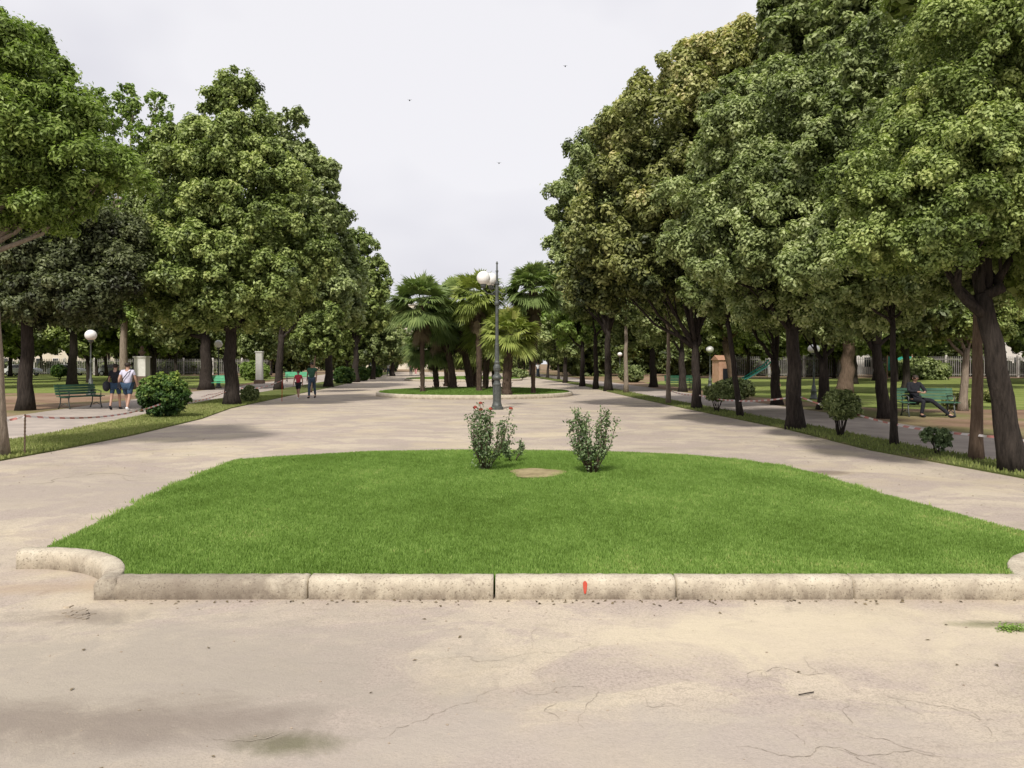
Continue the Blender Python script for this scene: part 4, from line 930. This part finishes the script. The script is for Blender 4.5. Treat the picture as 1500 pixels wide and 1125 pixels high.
    if bag == 'sack':
        g_ = MB(); g_.ball((-.26, -.16, .88), (.14, .12, .2), 12, 8); g_.tube([(-.26, -.14, 1.05), (-.2, -.06, 1.3), (-.12, 0, 1.46)], .014, 6); g_.build('shoulder_bag', M['black'], t, smooth=True)
    return t
person('person seen from behind in a black top and blue shorts, bag at the hip', gp(169, 600), R(8), 1.66, 'black', ('navy', False), bag='sack', ph=1, group='couple on the left path')
person('person seen from behind in a pale lilac t-shirt with a dark cross strap', gp(187, 602), R(4), 1.70, 'lilac', ('navy', False), bag='strap', ph=-1, group='couple on the left path', slim=1.08)
person('child in a red t-shirt and dark shorts walking on the avenue', gp(437, 584), R(176), 1.32, 'red', ('black', False), ph=-1, group='walking pair on the avenue')
person('adult in a dark green shirt and jeans walking beside the child', gp(457, 583), R(180), 1.70, 'green', ('jeans', True), ph=1, group='walking pair on the avenue')
person('distant person in a white top at the far left edge of the avenue', gp(569, 551), R(170), 1.7, 'whitec', ('jeans', True), ph=1)
person('distant person in pink on the avenue left of the palms', gp(602, 550), R(180), 1.68, 'pink', ('jeans', True), ph=1, group='distant strollers')
person('distant person in a pale top just right of the one in pink', gp(609, 549), R(180), 1.7, 'lilac', ('pink', True), ph=-1, group='distant strollers')
person('distant person in white right of the tallest palm', gp(788, 553), R(180), 1.7, 'whitec', ('jeans', True), ph=1)
bx, by = rb.location.x, rb.location.y
person('person in dark clothes slouched on the right bench with legs stretched out', (bx - .42, by - .02), R(-4), 1.72, 'black', ('black', True), pose='sit', long=True)

# ------------------------------------------------------------------ pedestal, pillar, tape, stakes
X, Y = gp(208, 570); t = thing('pedestal_bust', 'white pedestal with a small dark bust beside the round shrub', 'monument', (X, Y, 0))
k = Y/F
m = MB(); m.box(-.55, .55, -.5, .5, 0, .14); m.box(-.45, .45, -.4, .4, .14, .82); m.build('base', M['brown'], t, bevel=.01)
m = MB(); m.box(-.37, .37, -.33, .33, .822, 2.0); m.box(-.43, .43, -.38, .38, 2.0, 2.1); m.build('pedestal', M['white'], t, bevel=.01)
m = MB(); m.lathe([(.10, 2.1), (.12, 2.15), (.07, 2.2), (.2, 2.28), (.22, 2.38), (.09, 2.46), (.07, 2.52)], 12); m.ball((0, 0, 2.62), (.1, .12, .14)); m.build('bust', M['brown'], t, smooth=True)
X, Y = gp(380, 562); t = thing('stone_pillar', 'slim white stone pillar on the lawn left of the avenue', 'pillar', (X, Y, 0))
m = MB(); m.box(-.35, .35, -.35, .35, 0, .3); m.build('base', M['brown'], t, bevel=.01); m = MB(); m.box(-.25, .25, -.2, .2, .3, 2.5); m.box(-.3, .3, -.25, .25, 2.5, 2.6); m.build('shaft', M['white'], t, bevel=.01)

def stake(px, py, top, lab, m='iron'):
    X, Y = gp(px, py); h = H + (HOR - top)*Y/F; s = MB(); s.tube([(X, Y, 0), (X + .01, Y, h)], .014, 6)
    for k in range(12): s.tube([(X + .01*k/12, Y, h*k/12), (X + .01*k/12, Y, h*k/12 + .02)], .019, 6)
    return tag(s.build('marker_stake', M[m]), lab, 'stake', 'iron stakes holding the tape'), Vector((X + .01, Y, h - .03))
_, s1 = stake(36, 668, 607, 'thin rusty stake holding tape near the left photo edge', 'barkbrown')
_, s2 = stake(413, 588, 556, 'thin stake on the left strip near the child in red', 'redpaint')
_, s3 = stake(1473, 684, 637, 'short reddish stake beside the nearest right trunk', 'redpaint')
def tape(pts, label):
    mb = MB()
    for a, b in zip(pts, pts[1:]):
        a, b = Vector(a), Vector(b); n = 24; ln = (b - a).length; P = []
        for i in range(n + 1):
            u = i/n; P.append(a.lerp(b, u) - Vector((0, 0, 4*u*(1 - u)*.02*ln)))
        side = (b - a).cross(Vector((0, 0, 1))).normalized()
        for i in range(n):
            tw0, tw1 = (.25*math.sin(7*j/n*2 + a.x) for j in (i, i+1)); w = .02
            o0 = Vector((0, 0, w*math.cos(tw0))) + side*w*math.sin(tw0)*1.5; o1 = Vector((0, 0, w*math.cos(tw1))) + side*w*math.sin(tw1)*1.5
            t_ = side*.0015
            mb.add([P[i] - o0 + t_, P[i+1] - o1 + t_, P[i+1] + o1 + t_, P[i] + o0 + t_, P[i] - o0 - t_, P[i+1] - o1 - t_, P[i+1] + o1 - t_, P[i] + o0 - t_], [(0, 1, 2, 3), (7, 6, 5, 4), (0, 4, 5, 1), (3, 2, 6, 7)])
    return tag(mb.build('barrier_tape', M['tape']), label, 'barrier tape', 'red and white barrier tapes')
def P3(px, py, d): return ((px - 750)*d/F, d, H + (HOR - py)*d/F)
tape([P3(-20, 622, 13.9), P3(4, 617, 14.0), tuple(s1), P3(240, 590, 23.7), P3(335, 572, 31.3)], 'red and white tape strung from the left edge past the shrub')
tape([P3(200, 590, 30), P3(305, 578, 40), P3(340, 565, 46), tuple(s2)], 'red and white tape sagging low behind the stout left trunk')
tape([P3(1520, 648, 12.1), tuple(s3), P3(1430, 637, 13.5), P3(1240, 602, 18.2), P3(1170, 580, 20.0), P3(1021, 578, 29.0), P3(979, 571, 33)], 'red and white tape strung between the trunks on the right')

# playground bits far right
X, Y = gp(1104, 566); t = thing('playground_slide', 'green playground slide on the lawn right of the avenue', 'slide', (X, Y, 0), R(10))
m = MB(); m.add([(-1.6, -.3, .25), (-1.6, .3, .25), (-1.0, .3, .3), (-1.0, -.3, .3), (.9, .3, 1.35), (.9, -.3, 1.35), (1.3, .3, 1.4), (1.3, -.3, 1.4)], [(0, 1, 2, 3), (3, 2, 4, 5), (5, 4, 6, 7)])
for s in (-.3, .3): m.tube([(-1.6, s, .33), (-1.0, s, .42), (.9, s, 1.5), (1.3, s, 1.9)], .05, 6)
m.build('chute', M['turq'], t)
m = MB()
for s in (-.3, .3): m.tube([(1.9, s, 0), (1.3, s, 1.9)], .04, 6)
for k in range(5): m.tube([(1.85 - .12*k, -.3, .2 + .26*k), (1.85 - .12*k, .3, .2 + .26*k)], .025, 6)
m.build('ladder', M['terra'], t)
X, Y = gp(1058, 561); t = thing('play_hut', 'orange play hut on the lawn right of the forked tree', 'play hut', (X, Y, 0), R(12))
m = MB(); m.box(-.6, .6, -.6, .6, 0, 1.9); m.build('walls', M['terra'], t); m = MB(); m.add([(-.7, -.7, 1.9), (.7, -.7, 1.9), (.7, .7, 1.9), (-.7, .7, 1.9), (-.7, 0, 2.3), (.7, 0, 2.3)], [(0, 1, 5, 4), (2, 3, 4, 5), (0, 4, 3), (1, 2, 5), (0, 3, 2, 1)]); m.build('roof', M['roof'], t)
m = MB(); m.box(-.25, .25, -.63, -.602, .1, 1.2); m.build('door', M['black'], t)
X, Y = gp(1318, 556); t = thing('play_tower', 'turquoise play panel far behind the bench with the sitting man', 'play panel', (X, Y, 0), R(5))
m = MB()
for s in (-1.3, 1.3): m = MB(); m.tube([(s, 0, 0), (s, 0, 2.6)], .07, 8); m.build('post', M['terra'], t)
m = MB(); m.box(-1.28, 1.28, -.04, .04, .9, 2.3); m.build('panel', M['turq'], t, bevel=.01)

# ------------------------------------------------------------------ fences, buildings, cars
def fence(x0, y0, x1, y1, h, label):
    t = thing('picket_fence', label, 'fence', (x0, y0, 0), math.atan2(y1 - y0, x1 - x0)); ln = math.hypot(x1 - x0, y1 - y0)
    m = MB(); n = int(ln/.22)
    for i in range(n): m.box(i*.22, i*.22 + .06, -.02, .02, .12, h)
    for z in (.3, h - .35): m.box(0, ln, .022, .06, z, z + .08)
    m.build('pickets', M['fence'], t)
    for i in range(int(ln/4) + 1): m = MB(); m.box(i*4 - .1, i*4 + .1, .062, .26, 0, h + .15); m.build('post', M['wallw'], t)
fence(26, 92, 96, 88, 2.4, 'tall pale picket fence at the back of the right garden')
fence(-98, 106, -34, 112, 2.2, 'pale picket fence at the back of the left garden')
def building(x, y, w, dpt, storeys, m, label, rz=0, roof=True):
    t = thing('building', label, 'building', (x, y, 0), rz); hh = storeys*3.2
    b = MB(); b.box(-w/2, w/2, 0, dpt, 0, hh); b.build('wall', m, t)
    r_ = MB()
    if roof: r_.add([(-w/2 - .5, -.5, hh), (w/2 + .5, -.5, hh), (w/2 + .5, dpt + .5, hh), (-w/2 - .5, dpt + .5, hh), (-w/2 + 2, dpt/2, hh + 2.2), (w/2 - 2, dpt/2, hh + 2.2)], [(0, 1, 5, 4), (2, 3, 4, 5), (0, 4, 3), (1, 2, 5), (3, 2, 1, 0)]); r_.build('roof', M['roof'], t)
    else: r_.box(-w/2 - .2, w/2 + .2, -.2, dpt + .2, hh, hh + .5); r_.build('parapet', M['wallw'], t)
    for s in range(storeys):
        for i in range(int(w/3.2)):
            wx = -w/2 + 1.6 + i*3.2; f = MB(); f.box(wx - .62, wx + .62, -.06, -.002, s*3.2 + .95, s*3.2 + 2.55); fo = f.build('window', M['wallw'], t)
            q = MB(); q.box(wx - .5, wx + .5, -.08, -.062, s*3.2 + 1.05, s*3.2 + 2.45); q.build('pane', M['glass'], fo)
building(64, 118, 44, 10, 2, M['wallw'], 'long pale two storey building behind the right garden fence')
building(-78, 150, 40, 10, 2, M['wallc'], 'cream building behind the left garden hedge')
building(-30, 196, 26, 12, 5, M['wallc'], 'cream apartment block glimpsed over the far end of the avenue', roof=False)
def car(x, y, rz, m, label):
    t = thing('parked_car', label, 'car', (x, y, 0), rz, 'cars parked behind the left garden')
    pr = [(-2.1, .35), (-2.12, .75), (-1.95, .92), (-1.0, 1.0), (1.35, 1.0), (2.0, .85), (2.12, .6), (2.1, .35)]
    def pris(P, w0, w1=None):
        n = len(P); b = MB(); w1 = w1 or w0; b.add([(a, -w0, z) for a, z in P] + [(a, w0, z) for a, z in P], [tuple(range(n)), tuple(range(2*n - 1, n - 1, -1))] + [(i, (i+1) % n, (i+1) % n + n, i + n) for i in range(n)]); return b
    pris(pr, .86).build('body', m, t, bevel=.04)
    pris([(-1.6, 1.0), (-1.35, 1.38), (-.6, 1.46), (.45, 1.42), (1.1, 1.0)], .74).build('roof', m, t, bevel=.03)
    pris([(-1.42, 1.04), (-1.24, 1.33), (-.6, 1.38), (.38, 1.35), (.92, 1.04)], .755).build('window', M['glass'], t)
    for sx in (-1.3, 1.3):
        for sy in (-.8, .8):
            w = MB(); w.tube([(sx, sy - .1, .32), (sx, sy + .1, .32)], .32, 16); wo = w.build('wheel', M['tyre'], t); r_ = MB(); r_.tube([(sx, sy - .11, .32), (sx, sy + .11, .32)], .19, 12); r_.build('rim', M['rim'], wo)
    return t
c0 = car(-63, 101.5, R(3), M['carw'], 'white car parked farthest left behind the left garden')
for (x, y, lab) in ((-57.5, 101.8, 'white car parked beside the trunk of the dark tree'), (-69, 101.2, 'white car parked at the very left photo edge')):
    c = copy_tree(c0); c.location = (x, y, 0); c['label'] = lab
car(-51.5, 102.3, R(3), M['cars'], 'silver car parked nearest the left globe lamp')
c0['label'] = 'white car parked in the middle of the left car row'

# birds
for (px, py, lab) in ((600, 147, 'tiny bird high in the sky left of centre'), (731, 239, 'tiny bird in the sky above the lamp post'), (828, 97, 'tiny bird high in the sky right of centre')):
    X, Y, Z = P3(px, py, 60); m = MB(); m.ball((X, Y, Z), (.05, .14, .045), 8, 6)
    m.add([(X, Y - .04, Z + .02), (X, Y + .06, Z + .02), (X - .2, Y + .01, Z + .07), (X + .2, Y + .01, Z + .07)], [(0, 1, 2), (0, 3, 1)]); tag(m.build('bird', M['black']), lab, 'bird', 'birds in the sky')

# ------------------------------------------------------------------ light, sky, camera
SE, SA = 50, 194     # sun elevation and compass angle (from +Y clockwise): behind the camera, a little to the left
w = bpy.data.worlds.new('World'); sc.world = w; w.use_nodes = True; n, l = w.node_tree.nodes, w.node_tree.links
bg = n['Background']; sky = n.new('ShaderNodeTexSky'); sky.sky_type = 'NISHITA'; sky.sun_disc = False
sky.sun_elevation = R(SE); sky.sun_rotation = R(SA); sky.dust_density = 4; sky.air_density = 1
tc = n.new('ShaderNodeTexCoord'); mp = n.new('ShaderNodeMapping'); mp.inputs['Scale'].default_value = (1, 1, 1.6); l.new(tc.outputs['Generated'], mp.inputs[0])
ns = n.new('ShaderNodeTexNoise'); ns.inputs['Scale'].default_value = 1.7; ns.inputs['Detail'].default_value = 4; ns.inputs['Roughness'].default_value = .5; l.new(mp.outputs[0], ns.inputs[0])
rp = n.new('ShaderNodeValToRGB'); rp.color_ramp.elements[0].position = .40; rp.color_ramp.elements[0].color = (6.9, 6.8, 7.5, 1); rp.color_ramp.elements[1].position = .60; rp.color_ramp.elements[1].color = (9.2, 9.05, 9.35, 1)
l.new(ns.outputs['Fac'], rp.inputs[0])
mx = n.new('ShaderNodeMix'); mx.data_type = 'RGBA'; mx.inputs['Factor'].default_value = .90
l.new(sky.outputs[0], mx.inputs['A']); l.new(rp.outputs[0], mx.inputs['B']); l.new(mx.outputs['Result'], bg.inputs['Color']); bg.inputs['Strength'].default_value = .094
su = bpy.data.lights.new('sun', 'SUN'); su.energy = 3.5; su.angle = R(5); su.color = (1, .955, .88); so = bpy.data.objects.new('sun', su); col.objects.link(so)
dv = Vector((math.sin(R(SA))*math.cos(R(SE)), math.cos(R(SA))*math.cos(R(SE)), math.sin(R(SE))))
so.rotation_euler = dv.to_track_quat('Z', 'Y').to_euler(); so.location = dv*50
cam = bpy.data.cameras.new('camera'); co = bpy.data.objects.new('camera', cam); col.objects.link(co); sc.camera = co
co.location = (0, 0, H); co.rotation_euler = (R(90), 0, 0); cam.sensor_width = 36; cam.lens = 36*F/1500; cam.shift_y = -(562.5 - HOR)/1500; cam.clip_end = 2000
sc.render.engine = 'CYCLES'; sc.view_settings.view_transform = 'Standard'; sc.view_settings.look = 'None'; sc.view_settings.exposure = .16; sc.view_settings.gamma = 1
sc.cycles.max_bounces = 8; sc.cycles.transmission_bounces = 4
